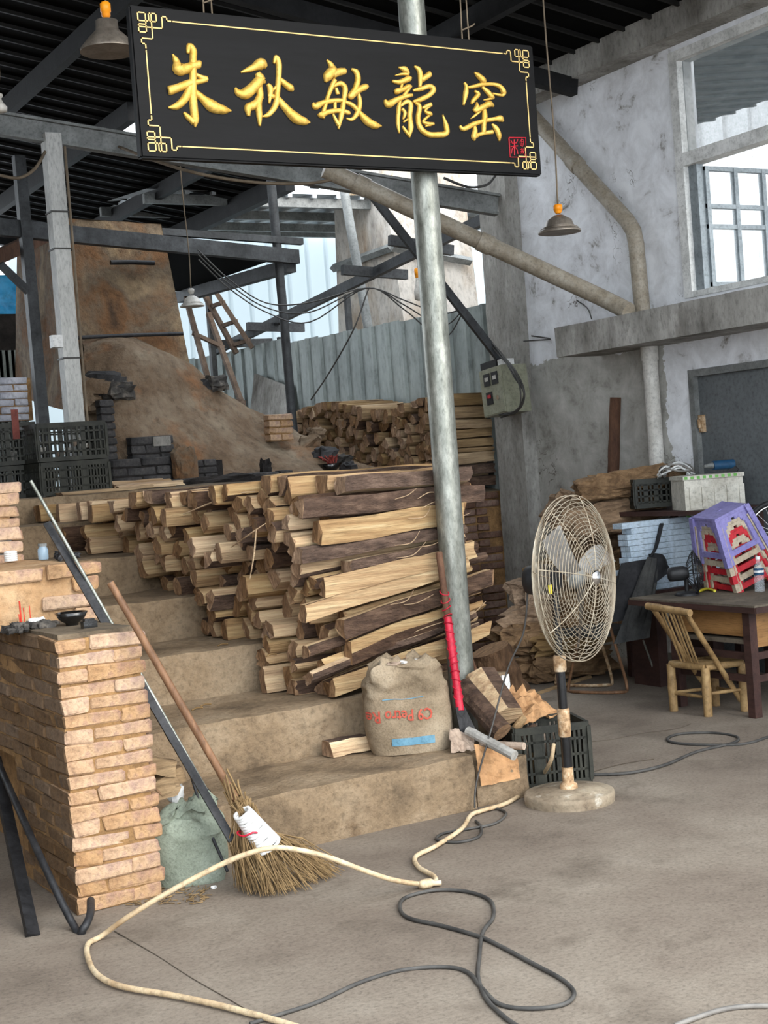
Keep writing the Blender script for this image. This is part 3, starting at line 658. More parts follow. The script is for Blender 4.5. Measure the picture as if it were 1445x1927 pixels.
for i in order:
    (y, z), p = S1[i], C1[i]
    if len(p) < 3: continue
    front = y < Y0+.12; topm = z > top1(y)-.09
    r = rng.random()
    style = 'round' if r < (.16 if front else .12) else ('split' if r < .42 else 'half')
    mb = MB(); mb.rnd = U(0, 1)
    x0 = XL(y)+U(-.12, .15)+(U(-.05, .05) if front else 0)
    x1 = 4.10+U(-.07, .10) if y < 7 else x0+U(.8, .95)
    if y > 8.75: x0 -= U(0, .12)
    log_into(mb, p, x0, x1, style, .020 if front or topm else .010, 9 if front or topm else 4, .19*max(0, min(1, (1.42-z)/.7)) if y < Y0+.2 else 0, front)
    o = mb.build('firewood_billet', [m_split, m_bark, m_endg]); nlog += 1
    look = {'round': 'barked round', 'split': 'pale split', 'half': 'half barked'}[style]
    ti = sum(1 for q in SR if q <= y); hh_ = (z-tread(y))/max(.1, top1(y)-tread(y)); lev = 'low' if hh_ < .34 else ('midway up' if hh_ < .67 else 'high')
    if front: lab = f'{look} billet {lev} on the front end of the tall firewood stack'
    elif topm: lab = f'{look} billet on top of the tall firewood stack over the {ORD[ti]} step'
    else: lab = f'{look} billet {lev} in the tall firewood stack over the {ORD[ti]} step'
    tag(o, lab, 'firewood', 'tall stack, '+lab.replace(' firewood', '').replace(' tall stack', ' stack'))
# loose splinters standing out of the stack
def splinter(pts, r, lab, mat=None):
    mb = MB(); mb.rnd = .9; mb.tube(cr(pts, 5), [r*(.5+.5*math.sin(3.1*i/(5*(len(pts)-1)))) for i in range(5*(len(pts)-1)+1)], 5, flat=.4); return tag(mb.build('wood_splinter', mat or m_split), lab, 'splinter')
splinter([PX(345, 968, 2.97)+V((0, 0, 0)), PX(400, 945, 3.05), PX(440, 930, 3.12), PX(480, 925, 3.2)], .012, 'pale curved splinter lying over the left end of the stack')
splinter([PX(435, 1030, 3.0), PX(470, 1005, 3.0), PX(500, 985, 3.05)], .008, 'thin pale splinter caught on the stack face')
splinter([PX(470, 1090, 2.98), PX(478, 1040, 2.99), PX(482, 995, 3.0)], .008, 'upright pale splinter on the face of the stack')
for k in range(14):
    x = U(3.5, 4.0); z = U(.7, 1.5); a = V((x, Y0-.012+U(-.004, .01), z)); splinter([a, a+V((U(.05, .09), -.012, U(.0, .03))), a+V((U(.11, .16), -.035, U(.01, .07)))], .006, 'pale torn splinter curling off the front of the tall stack')['group'] = 'splinters on the stack front'
# rear stack along the fence
Z2 = lambda y: 1.34+.17*min(1, (y-9.95)/1.4)+.32*max(0, (y-11.2)/1.8)
T2 = lambda y: 2.10+.045*(y-9.95)+.05*math.sin(y*3.3)
YA, YB = 10.0, 13.0
def ghost2(s):
    g = []
    for y, z in s:
        if z-Z2(y) < .2: g.append((y, 2*Z2(y)-z))
        if T2(y)-z < .2: g.append((y, 2*T2(y)-z))
        if y-YA < .2: g.append((2*YA-y, z))
        if YB-y < .2: g.append((2*YB-y, z))
    return g
S2, C2 = pack(lambda p: Z2(p[0])+.03 < p[1] < T2(p[0])-.03, (YA+.03, YB-.03, 1.3, 2.4), .112, ghost2, 2)
stf = MB(); k = 0
for i in sorted(range(len(S2)), key=lambda i: S2[i][0]-(.6 if S2[i][1] > T2(S2[i][0])-.1 else 0)):
    (y, z), p = S2[i], C2[i]
    if len(p) < 3: continue
    k += 1; one = nlog+k <= 300
    mb = MB() if one else stf; mb.rnd = U(0, 1); topm = z > T2(y)-.1
    x0 = 6.50+U(-.07, .08)-(.06 if topm else 0)
    r = rng.random(); style = 'round' if r < .12 else ('split' if r < .6 else 'half'); log_into(mb, p, x0, 6.97, style, .008, 4)
    if one:
        look = {'round': 'barked round', 'split': 'pale split', 'half': 'half barked'}[style]; hh_ = (z-Z2(y))/(T2(y)-Z2(y)); lev = 'low' if hh_ < .34 else ('midway up' if hh_ < .67 else 'high')
        wh = 'behind the galvanised pole' if 10.25 < y < 10.75 else ('at the near end' if y <= 10.25 else ('left of the pole' if y < 11.4 else 'at the far end'))
        lab = f'{look} billet {"on top" if topm else lev} in the rear firewood stack, {wh}'; tag(mb.build('firewood_billet', [m_split2, m_bark, m_endg]), lab, 'firewood', lab.replace(' firewood', ''))
if stf.v: tag(stf.build('firewood_heap', [m_split2, m_bark, m_endg]), 'far end of the rear firewood stack by the kiln', 'firewood', None, 'stuff')
print('logs', nlog, k)
# ================================================================== SIGN BOARD
SY = 5.85
sg = thing('sign_board', (3.41, SY, 3.0), 'black lacquered hanging sign board with five gold Chinese characters', 'sign')
c4 = [PY(240, 10, SY), PY(1004, 85, SY), PY(1016, 337, SY), PY(258, 299, SY)]
x0, x1, z0, z1 = 2.345, 4.495, 3.0, 3.655
bm = bmesh.new(); bmesh.ops.create_cube(bm, size=1)
for vv in bm.verts: vv.co = V(((x0+x1)/2+vv.co.x*(x1-x0), SY+.025+vv.co.y*.05, (z0+z1)/2+vv.co.z*(z1-z0)))
bmesh.ops.bevel(bm, geom=bm.edges[:], offset=.008, segments=2, affect='EDGES'); bm.verts.index_update()
mb = MB(); mb.add([v.co.copy() for v in bm.verts], [[v.index for v in f.verts] for f in bm.faces]); bm.free(); mb.build('board', m_board, sg)
PXM = 7.0/2700*1.0
def sp(x, y): return PY(x, y, SY)
def stroke(mb, pts, ox, oy, sc):
    P = [(sp(ox+x/sc, oy+y/sc), w/sc*.00285*1.03) for x, y, w in pts]
    pos = cr([p for p, _ in P], 5); n = len(pos); W = []
    for i in range(n):
        f = i/5; a = int(min(f, len(P)-1)); b = min(a+1, len(P)-1); t = f-a; t = t*t*(3-2*t); W.append(P[a][1]*(1-t)+P[b][1]*t)
    vs = []; S = 7
    for i in range(n):
        d = pos[min(n-1, i+1)]-pos[max(0, i-1)]; d.y = 0
        d = d.normalized() if d.length > 1e-8 else V((1, 0, 0)); s_ = V((-d.z, 0, d.x)); w = max(W[i], .002)
        for k in range(S):
            a = math.pi*k/(S-1); vs.append(V((pos[i].x, SY, pos[i].z))+s_*(w*math.cos(a))+V((0, -.004-min(.022, w*.8)*math.sin(a)**.8, 0)) if 0 < k < S-1 else V((pos[i].x, SY, pos[i].z))+s_*(w*math.cos(a)))
    fs = [(i*S+k, i*S+k+1, (i+1)*S+k+1, (i+1)*S+k) for i in range(n-1) for k in range(S-1)]
    for e in (0, n-1):
        fs.append([e*S+k for k in range(S)])
    mb.add(vs, fs, 0, True)
A_ = (300, 60, 4.5156); B_ = (560, 90, 4.8167); C_ = (800, 70, 6.0208)
CH = [(A_, [[(108,190,5),(140,250,22),(160,315,45),(220,315,35),(280,290,30),(335,278,28),(350,280,16)], [(240,185,10),(252,120,20),(285,165,25),(283,250,25),(282,400,25),(285,600,28),(300,740,28),(302,812,5)], [(205,685,8),(240,725,18),(290,770,22)], [(72,500,26),(90,497,32),(150,478,28),(250,440,28),(330,424,18),(400,408,16)], [(285,350,8),(340,380,14),(395,403,20),(410,408,10)], [(262,450,22),(220,560,28),(150,630,25),(72,645,6)], [(280,490,15),(350,555,25),(440,630,42),(530,662,32),(607,672,6)]]),
 (A_, [[(690,345,6),(780,312,22),(860,275,42),(905,300,16)], [(640,475,8),(670,520,25),(730,525,40),(800,470,38),(850,420,38),(895,430,12)], [(830,350,20),(850,390,32),(870,420,30)], [(840,460,25),(852,540,25),(835,600,28),(845,700,22),(850,802,8)], [(870,555,14),(800,625,30),(752,645,28),(755,718,12)], [(915,445,12),(940,490,22),(930,610,8)], [(920,545,14),(955,548,18),(990,562,10)], [(970,270,8),(988,215,16),(1010,270,22),(1010,380,20),(1000,500,20),(985,620,22),(930,700,18),(870,722,5)], [(1015,395,12),(1060,440,22),(1110,478,26),(1135,500,10)], [(1005,565,18),(1070,650,28),(1150,730,38),(1220,760,30),(1277,772,6)], [(945,510,8),(1000,460,12)]]),
 (B_, [[(262,110,6),(300,160,22),(310,210,40),(270,260,38),(250,312,10)], [(310,240,35),(370,220,30),(420,213,25),(438,212,12)], [(335,290,18),(300,370,18),(270,450,16),(238,560,16),(222,640,18)], [(320,350,12),(385,325,20),(427,370,22),(415,470,18),(400,580,22),(368,738,8)], [(318,600,8),(345,660,14),(372,700,20)], [(135,500,10),(160,530,28),(240,495,20),(340,480,18),(435,480,14)], [(195,590,22),(215,610,26),(270,585,20),(370,570,18),(450,588,18),(470,605,8)], [(345,365,12),(362,425,16)], [(335,490,14),(337,560,12)], [(485,195,10),(530,225,22),(542,290,24),(520,370,22),(480,440,28),(468,465,12)], [(480,440,28),(540,390,26),(605,358,26),(636,348,12)], [(548,420,14),(562,500,18),(540,590,20),(490,650,14),(438,640,6)], [(420,490,12),(490,520,18),(550,580,18),(620,660,32),(690,702,30),(757,710,6)]]),
 (B_, [[(912,178,6),(970,200,26),(1003,240,12)], [(1003,240,12),(940,240,10),(880,252,4)], [(852,302,10),(920,312,20),(1000,283,24),(1028,270,8)], [(875,405,14),(900,395,24),(960,375,18),(1000,352,20),(1028,355,12)], [(945,325,10),(930,380,12)], [(1010,365,14),(955,440,14)], [(785,472,10),(820,512,32),(900,470,22),(980,440,18),(1038,430,12)], [(925,480,12),(912,560,18),(905,680,16),(918,778,5)], [(930,530,10),(985,490,18),(1022,520,20),(1012,620,20),(1022,720,22),(1008,814,8)], [(948,712,8),(980,762,14),(1005,790,16)], [(942,555,14),(970,592,14),(952,650,8)], [(955,675,8),(995,648,8)], [(1055,168,8),(1095,200,20),(1110,260,22),(1105,360,12)], [(1118,295,22),(1165,262,24),(1195,240,24),(1205,235,12)], [(1043,387,10),(1110,375,18),(1190,350,20),(1228,380,22),(1190,430,20),(1110,470,20),(1043,492,12)], [(1062,500,12),(1100,535,20),(1088,640,20),(1110,730,22),(1180,785,22),(1270,790,24),(1340,778,24),(1345,720,22),(1312,608,5)], [(1128,548,10),(1170,528,16),(1207,515,18)], [(1205,520,12),(1152,572,10),(1195,600,20),(1215,606,10)], [(1195,612,10),(1135,668,12),(1180,690,16),(1232,690,12)], [(1155,714,5),(1205,695,14)]]),
 (C_, [[(555,400,8),(600,440,28),(650,490,34),(670,530,20)], [(438,515,10),(460,560,20),(455,640,28),(430,772,10)], [(480,572,14),(560,558,20),(640,538,22),(760,535,18),(840,560,24),(882,620,30),(870,660,16),(760,640,10)], [(555,610,10),(597,650,24),(540,720,22),(518,760,8)], [(640,565,14),(700,620,26),(745,670,28),(775,690,14)], [(770,690,14),(710,705,12),(655,714,4)], [(578,738,8),(582,790,24),(545,840,18)], [(558,840,20),(640,800,32),(720,760,34),(772,782,12)], [(620,840,12),(560,890,12),(512,924,4)], [(665,820,22),(670,900,30),(660,1000,25),(660,1085,22)], [(388,1005,12),(430,1042,24),(540,990,26),(660,950,22),(780,930,22),(845,925,35),(878,955,14)], [(550,995,14),(560,1060,26),(548,1130,32),(555,1175,8)], [(545,1130,28),(640,1095,20),(760,1075,22)], [(752,985,10),(800,1040,28),(830,1110,28),(836,1178,8)]])]
for (ox, oy, sc), strokes in CH:
    mb = MB()
    for s in strokes: stroke(mb, s, ox, oy, sc)
    mb.build('gilded_character', m_gold, sg)
# gold fret border and seal
def lineseg(mb, pts, w=.0055, y=SY-.0015):
    for a, b in zip(pts, pts[1:]):
        mb.b2((min(a[0], b[0])-w/2, y-.001, min(a[1], b[1])-w/2), (max(a[0], b[0])+w/2, y+.001, max(a[1], b[1])+w/2))
u_ = .0029; inx, inz = .035, .030
def fret(sx, sz):
    cx = x0+inx if sx > 0 else x1-inx; cz = z1-inz if sz < 0 else z0+inz
    T = lambda u, v: (cx+sx*u*u_, cz+sz*v*u_)
    mb = MB()
    for (a, b, c, d) in ((0, 0, 12, 12), (17, 0, 29, 12), (0, 17, 12, 29)): lineseg(mb, [T(a, b), T(c, b), T(c, d), T(a, d), T(a, b)])
    lineseg(mb, [T(0, 21), T(38, 21), T(38, 3), T(46, 3), T(46, 9), T(54, 9)]); lineseg(mb, [T(21, 0), T(21, 38), T(3, 38), T(3, 46), T(9, 46), T(9, 54)])
    lineseg(mb, [T(12, 12), T(17, 12)]); lineseg(mb, [T(12, 12), T(12, 17)]); mb.build('corner_fret', m_line, sg); return T(54, 9), T(9, 54)
fr = {(sx, sz): fret(sx, sz) for sx in (1, -1) for sz in (1, -1)}
mb = MB(); lineseg(mb, [fr[(1, -1)][0], fr[(-1, -1)][0]]); lineseg(mb, [fr[(1, 1)][0], fr[(-1, 1)][0]]); lineseg(mb, [fr[(1, -1)][1], fr[(1, 1)][1]]); lineseg(mb, [fr[(-1, -1)][1], fr[(-1, 1)][1]]); mb.build('border_line', m_line, sg)
mb = MB(); cc = lambda x, y: (lambda p: (p.x, p.z))(sp(800+x/6.0208, 70+y/6.0208))
def sl(pts, w=.004):
    q = [V((cc(*p)[0], SY-.002, cc(*p)[1])) for p in pts]; mb.tube(q, w/2, 5, sm=False)
sl([(945, 1140), (1135, 1140), (1140, 1362), (958, 1360), (945, 1140)], .007)
sl([(968, 1200), (970, 1175)]); sl([(965, 1165), (985, 1205), (1030, 1200), (1045, 1160)], .006); sl([(965, 1240), (1045, 1232)], .006); sl([(1005, 1160), (1008, 1340)], .007); sl([(1005, 1240), (980, 1270), (972, 1320)], .006); sl([(1010, 1240), (1035, 1270), (1048, 1325)], .006)
sl([(1090, 1155), (1070, 1185), (1075, 1225), (1100, 1240), (1112, 1200), (1110, 1165), (1090, 1155)]); sl([(1080, 1185), (1108, 1185)]); sl([(1080, 1210), (1108, 1210)]); sl([(1092, 1160), (1092, 1240)])
sl([(1070, 1275), (1115, 1268)]); sl([(1075, 1300), (1112, 1290)]); sl([(1090, 1260), (1092, 1310), (1075, 1320)]); sl([(1100, 1280), (1128, 1345)]); sl([(1125, 1275), (1100, 1320)])
mb.build('red_seal', m_red, sg)
for px_ in (395, 880):
    q = sp(px_, 28 if px_ < 500 else 72); mb = MB()
    for d in (-.02, .02): mb.tube([(q.x+d, SY+.02, 3.64), (q.x+d*.3+.02, SY+.02, zr(q.x)-.05)], .004, 5)
    mb.tube(cr([(q.x-.02, SY+.015, 3.70), (q.x+.03, SY+.0, 3.72), (q.x+.06, SY+.02, 3.74)], 4), .004, 5); mb.build('hanging_wire', m_cord, sg)
# ================================================================== KILN
kl = thing('kiln', (5, 11.2, 1.5), 'clay covered dragon kiln with a tapering chimney and earth mound', 'kiln')
def lerp(a, b, t): return a+(b-a)*t
def face(mb, a, b, c, d, nu, nv, amp, seed=0, n=None):
    sp_ = V((seed, seed*2, 3)); nrm = n or (b-a).cross(d-a).normalized()
    def fn(u, v):
        p = lerp(lerp(a, b, u), lerp(d, c, u), v); e = min(1, 6*min(u, 1-u)+.3); return p+nrm*(noise.noise(p*2.2+sp_)*amp+noise.noise(p*7+sp_)*amp*.4)*e
    mb.grid(fn, nu, nv, 0, False)
BL, BR, TR, TL = PY(150, 780, 11.55), PY(376, 780, 11.55), PY(312, 462, 11.82), PY(126, 452, 11.82)
TLb = PX(32, 470, TL.x); BLb = PX(28, 745, BL.x); k_ = 1.13
TR2 = BR+(TR-BR)*k_; TL2 = BL+(TL-BL)*k_; TLb2 = BLb+(TLb-BLb)*k_
dpt = V((0, (TLb-TL).y, 0)); TRb2 = TR2+dpt; BRb = BR+dpt
mb = MB(); face(mb, BL, BR, TR2, TL2, 26, 34, .035, 1); face(mb, BLb, BL, TL2, TLb2, 18, 30, .03, 2); face(mb, BR, BRb, TRb2, TR2, 10, 20, .03, 3); face(mb, BRb, BLb, TLb2, TRb2, 4, 4, 0, 4)
mb.add([TL2, TR2, TRb2, TLb2], [(0, 1, 2, 3)]); mb.build('chimney', m_clay, kl)
for (xa, ya, xb, yb, Yq, r) in ((135, 636, 344, 628, 11.45, .018), (208, 494, 290, 495, 11.72, .022)):
    mb = MB(); mb.tube([PY(xa, ya, Yq), PY((xa+xb)/2, (ya+yb)/2-1, Yq), PY(xb, yb, Yq)], r, 6); mb.build('iron_strap', m_blacksteel, kl)
L0 = [(150,645,11.6),(240,632,11.5),(345,680,11.6),(415,735,11.7),(500,785,11.8),(560,826,11.6),(640,868,11.2),(720,895,10.9)]
L1 = [(150,735,11.2),(240,728,11.0),(330,758,11.1),(400,800,11.1),(470,832,11.1),(540,852,11.0),(610,880,10.8),(690,902,10.7)]
L2 = [(150,800,10.95),(215,800,10.85),(290,850,10.75),(360,872,10.72),(440,892,10.7),(520,902,10.65),(600,908,10.6),(680,914,10.5)]
R_ = [cr([PY(*p) for p in L], 6) for L in (L0, L1, L2)]
R_.append([p+V((0, -.12, -(p.z-1.45))) for p in R_[2]])
R_.insert(0, [p+V((.25*i/len(R_[0]), 1.6, -.25-.5*i/len(R_[0]))) for i, p in enumerate(R_[0])])
cols = [cr([R_[j][i] for j in range(5)], 7) for i in range(len(R_[0]))]
nu, nv = len(cols), len(cols[0]); mb = MB()
def mf(u, v):
    p = cols[round(u*(nu-1))][round(v*(nv-1))]; q = p*1.7; return p+V((0, -.4, .9)).normalized()*(.05*noise.noise(q)+.03*noise.noise(q*3.1)+.012*noise.noise(q*9))
mb.grid(mf, nu, nv, 0, False); mb.build('earth_mound', m_mound, kl)
def brick_block(parent, xa, ya, xb, yb, Yq, mat, bs=.052, dep=.11, pname='brick', part=None):
    a = PY(xa, ya, Yq); b = PY(xb, yb, Yq); n = max(1, round((a.z-b.z)/.062)); h = (a.z-b.z)/n
    mm = brickset(mat, (.232, dep, h*.88), 3, .006, .005); hh = brickset(mat, (.11, dep, h*.88), 2, .006, .005)
    mbq = MB(); mbq.b2((a.x+.01, Yq+.01, b.z), (b.x-.01, Yq+dep, a.z-.012)); mbq.build('mortar_core', m_soot if mat is m_brickdark else m_mortar, parent)
    for k in range(n):
        x = a.x+(0 if k % 2 else -.0); first = k % 2
        while x < b.x-.06:
            half = first or x+.24 > b.x+.03; w = .118 if half else .24; first = 0
            inst(rng.choice(hh if half else mm), pname, parent, (x+w/2, Yq+dep/2+U(-.008, .008), a.z-h*(k+.5))); x += w
fb = thing('firebox_wall', (4.4, 10.5, 1.55), 'sooty black brick firebox front at the foot of the kiln', 'brick wall')
for r_ in ((245, 822, 322, 868, 10.62), (210, 864, 332, 908, 10.55), (330, 868, 425, 915, 10.6), (262, 905, 548, 940, 10.42), (186, 752, 222, 880, 10.68)): brick_block(fb, *r_, m_brickdark)
mb = MB(); q = PY(348, 880, 10.5); mb.blob(q, (.10, .07, .16), 3, .5, 2.5); mb.build('cracked_clay', m_clay, fb)
mb = MB(); q = PY(500, 888, 10.55); mb.blob(q, (.05, .05, .10), 5, .5, 2.5); q = PY(420, 905, 10.45); mb.blob(q, (.35, .06, .05), 6, .5, 3); mb.build('charred_lumps', m_soot, fb)
mb = MB(); mb.b2(PY(288, 822, 10.60), PY(322, 838, 10.60)+V((0, .12, 0))); mb.build('pale_brick', m_conc, fb)
pr = thing('brick_pier', PY(526, 826, 11.1), 'little brick pier on the kiln mound before the fence', 'brick pier'); brick_block(pr, 504, 779, 552, 828, 11.1, m_brick)
mb = MB(); a = PX(480, 700, 6.95); mb.add([PX(478, 705, 6.98), PX(545, 740, 6.98), PX(545, 790, 6.9), PX(470, 790, 6.9)], [(0, 1, 2, 3)]); mb.prism([PX(482, 703, 6.98), PX(545, 727, 6.98), PX(545, 785, 6.9), PX(472, 785, 6.9)], (-.02, 0, 0)); tag(mb.build('leaning_slab', m_conc), 'grey sheet slab leaning on the fence behind the mound', 'slab')
# rubble along the mound
rub = [(165, 735, 11.0, .14), (195, 722, 11.0, .12), (222, 735, 10.95, .10), (160, 760, 10.9, .09), (385, 730, 11.4, .07), (405, 722, 11.4, .08), (580, 835, 11.2, .09), (610, 855, 11.0, .08), (640, 868, 10.9, .07), (595, 815, 11.3, .06), (655, 880, 10.8, .06)]
for i, (x, y, Yq, r) in enumerate(rub):
    mb = MB(); mb.blob(PY(x, y, Yq), (r*1.3, r, r*.8), i, .6, 2.2, 12, 8); tag(mb.build('rubble_lump', [m_mound, m_brickdark, m_ash][i % 3]), 'broken lump of kiln rubble lying on the mound', 'rubble', 'rubble on the kiln mound')
# rear chimney, pale plaster
rc = thing('rear_chimney', (9, 14, 0), 'large pale plastered chimney behind the sheet fence', 'chimney')
cx_ = 8.3; c0 = PX(735, 465, cx_)
tl = PX(627, 345, cx_); bl_ = PX(638, 640, cx_); tc = PX(722, 345, cx_); bc = PX(765, 640, cx_)
yy = tc.y; tr_ = PY(872, 345, yy); br_ = PY(908, 640, bc.y)
up = lambda a, b, t: b+(a-b)*t
def ext(top, bot): return up(top, bot, 1.5), up(top, bot, -2.2)
(a1, a0), (b1, b0), (d1, d0) = ext(tl, bl_), ext(tc, bc), ext(tr_, br_)
e1_, e0_ = a1+(d1-b1), a0+(d0-b0)
mb = MB(); face(mb, a0, b0, b1, a1, 20, 40, .02, 5); face(mb, b0, d0, d1, b1, 20, 40, .02, 6); mb.add([d0, e0_, e1_, d1, a0, a1], [(0, 1, 2, 3), (1, 4, 5, 2)])
m_chim = M('stained white chimney plaster', [(.25, (128, 102, 76)), (.4, (176, 162, 146)), (.55, (196, 188, 178)), (.8, (212, 206, 198))], 2.2, .9, bst=.5, bsc=16, st=(1, 1, .5), spots=((120, 114, 108), 2.4, .60), world=True)
mb.build('stack', m_chim, rc)
mb = MB(); mb.tube([PX(627, 505, cx_-.04), PX(737, 465, cx_-.06)], .05, 4, sm=False); g = PX(737, 465, cx_-.06); mb.tube([g, PY(885, 492, g.y-.03)], .05, 4, sm=False); mb.build('iron_strap', m_grey, rc)
mb = MB(); mb.tube([PX(622, 378, cx_-.04), PX(737, 335, cx_-.06)], .035, 4, sm=False); mb.build('rusty_strap', m_rustp, rc)
# left background bits
mb = MB(); mb.grid(lambda u, v: lerp(lerp(PY(-60, 520, 15.5), PY(34, 515, 15.5), u), lerp(PY(-60, 595, 15.5), PY(38, 590, 15.5), u), v)+V((0, .08*noise.noise(V((u*5, v*5, 0))), 0)), 12, 12); tag(mb.build('tarpaulin', m_tarp), 'bright blue tarpaulin at the left edge behind the kiln', 'tarpaulin')
mb = MB(); a = PY(-80, 592, 15.4); b = PY(36, 662, 15.4); mb.b2((a.x, 15.4, b.z), (b.x, 15.5, a.z)); tag(mb.build('timber_stack', m_soot), 'dark boards stacked below the blue tarpaulin', 'boards')
mb = MB(); a = PY(-80, 662, 15.2); b = PY(34, 760, 15.2)
for k in range(9): x = a.x+(b.x-a.x)*k/9; mb.b2((x, 15.2, 1.5), (x+.13, 15.23, a.z)); mb.b2((x+.13, 15.17, 1.5), (x+.16, 15.23, a.z))
tag(mb.build('sheet_panel', m_fence), 'grey corrugated panel at the left edge behind the kiln', 'panel')
wt = thing('white_brick_wall', PY(40, 760, 11.6), 'low whitewashed brick wall behind the crates', 'brick wall'); brick_block(wt, -60, 712, 66, 790, 11.6, m_white_brick)
# ================================================================== CRATES
def crate(loc, w, d, h, rz, label, group=None, mat=None, nx=9, nz=5, tilt=0):
    mat = mat or m_crate; t = thing('plastic_crate', loc, label, 'crate', group); Mx = Matrix.Translation(V(loc)) @ Matrix.Rotation(rz, 4, 'Z') @ Matrix.Rotation(tilt, 4, 'Y')
    mb = MB(Mx); mb.b2((-w/2, -d/2, 0), (w/2, d/2, .012)); mb.build('base', mat, t)
    for sx, L, ax in ((-1, w, 0), (1, w, 0), (-1, d, 1), (1, d, 1)):
        mb = MB(Mx)
        def bx_(u0, u1, z0, z1, th=.012):
            o_ = (d if ax == 0 else w)/2*sx
            if ax == 0: mb.b2((u0, o_-th/2, z0), (u1, o_+th/2, z1))
            else: mb.b2((o_-th/2, u0, z0), (o_+th/2, u1, z1))
        for z0, z1 in ((0, .03), (h-.035, h)): bx_(-L/2, L/2, z0, z1, .018)
        for j in range(1, nz): z = h*j/nz; bx_(-L/2, L/2, z-.006, z+.006)
        n = nx if ax == 0 else max(4, int(nx*d/w))
        for i in range(n+1): u = -L/2+L*i/n; wd_ = .016 if i in (0, n, n//3, 2*n//3) else .006; bx_(u-wd_, u+wd_, .02, h-.02)
        mb.build('side_panel', mat, t)
    return t
p = PY(126, 918, 10.0)
cA = [crate((3.25, 10.02, 1.56), .50, .36, .235, .05, 'lower front black crate of the pair before the pale post', nx=22, nz=4), crate((3.25, 10.02, 1.80), .50, .36, .27, .02, 'upper front black crate heaped with small pots', nx=12, nz=4)]
crate((2.84, 10.36, 1.56), .52, .36, .235, -.15, 'lower black crate at the left edge', nx=14, nz=4); crate((2.86, 10.36, 1.80), .54, .38, .30, -.25, 'upper black crate at the left edge with a red tag', nx=14, nz=5)
mb = MB(); q = PY(31, 826, 10.13); mb.b2(q+V((-.025, -.006, 0)), q+V((.025, .0, .21))); tag(mb.build('red_tag', M('faded red tag', [(104, 50, 44), (130, 70, 60)], 9, .7, bst=.2)), 'faded red plastic tag on the left crate', 'tag')
for i in range(26):
    up_ = i % 2; c = V((3.25, 10.02, 1.58+.24*up_)) if i < 16 else V((2.86, 10.36, 1.82)); r = U(.022, .035)
    q = c+V((U(-.2, .2), U(-.14, .14), U(0, .12))); mb = MB(); mb.lathe(q, [(r*.45, 0), (r*.9, r*.5), (r, r*1.3), (r*.93, r*1.3), (r*.8, r*.5), (0.002, r*.15)], 12); tag(mb.build('pot', m_enamel if i % 3 else m_rag), 'small pale pot inside the black crates', 'pot', 'pots in the crates')
mb = MB(); mb.rnd = .8; log_into(mb, [(9.62, 1.56), (9.80, 1.56), (9.80, 1.585), (9.62, 1.585)], 3.08, 3.75, 'split'); tag(mb.build('plank', [m_split2, m_bark, m_endg]), 'thin grey plank lying below the black crates', 'plank')
for k in range(4):
    mb = MB(); mb.rnd = U(.3, 1); log_into(mb, [(9.85+.08*k, 1.56), (9.93+.08*k, 1.56), (9.92+.08*k, 1.61+.01*k), (9.86+.08*k, 1.60)], 3.58, 4.0+U(0, .1), 'split'); tag(mb.build('kindling', [m_split, m_bark, m_endg]), 'pale kindling stick lying right of the black crates', 'firewood', 'kindling by the crates')
# ================================================================== LAMPS
def lamp(name, px, top, sock, rim, w, Yq, shade_mat, label, up_to, orange=True, bulb=False):
    c = PY(px, rim, Yq); s_ = PY(px, sock, Yq); h = s_.z-c.z; t = thing(name, c, label, 'lamp'); r = w/2
    if not bulb:
        mb = MB(); mb.lathe(c, ([(r, 0), (r, .010), (r*.80, h*.14), (r*.70, h*.22), (r*.60, h*.46), (r*.36, h*.58), (r*.2, h*.66), (r*.18, h*.6), (r*.5, h*.42), (r*.62, h*.2), (r*.95, .004)] if px > 250 else [(r, 0), (r, .012), (r*.72, h*.26), (r*.46, h*.42), (r*.40, h*.46), (r*.38, h*.66), (r*.28, h*.66), (r*.3, h*.4), (r*.9, .004)]), 28); mb.build('shade', shade_mat, t)
        for q in (.55, .72, .86): mb = MB(); mb.lathe(c+V((0, 0, h*.30*(1-q)*1.6+.01)), [(r*q, 0), (r*q+.004, .003), (r*q, .006)], 24, caps=False); mb.build('shade_ring', shade_mat, t)
    else: mb = MB(); mb.lathe(c, [(r*.3, 0), (r*.95, h*.05), (r, h*.3), (r*.6, h*.55), (r*.4, h*.75), (r*.2, h*.8)], 16); mb.build('bulb', m_enamel, t)
    mb = MB(); mb.lathe(c+V((0, 0, h*.72)), [(.014, 0), (.022, .01), (.022, h*.12), (.026, h*.13), (.026, h*.3), (.018, h*.34)], 14); mb.build('socket', m_orange if orange else m_enamel, t)
    mb = MB(); e = V(up_to) if not isinstance(up_to, tuple) or len(up_to) == 3 else PY(up_to[0], up_to[1], Yq); a = c+V((0, 0, h*1.04)); mb.tube(cr([a, lerp(a, e, .3)+V((.01, 0, 0)), lerp(a, e, .7), e], 5), .005, 5); mb.build('cord', m_cord, t)
    return t
lamp('pendant_lamp', 205, 0, 10, 97, .28, 6.7, m_shade, 'pendant lamp with orange socket left of the sign', (202, -90))
lamp('pendant_lamp', 1053, 0, 388, 438, .245, 6.55, m_shade, 'pendant lamp with orange socket right of the sign', (1018, -60))
lamp('pendant_lamp', 362, 0, 545, 577, .20, 10.9, m_enamel, 'white enamel pendant lamp before the kiln chimney', (338, 300), False)
Yh = PX(786, 478, 6.93).y
lamp('hanging_bulb', 789, 0, 508, 566, .085, Yh, m_enamel, 'bare bulb with orange socket left of the galvanised pole', (786, 478), True, True)
lamp('hanging_bulb', -2, 0, 178, 212, .09, 7.5, m_enamel, 'white bulb cut by the left edge of the picture', (-4, 60), False, True)
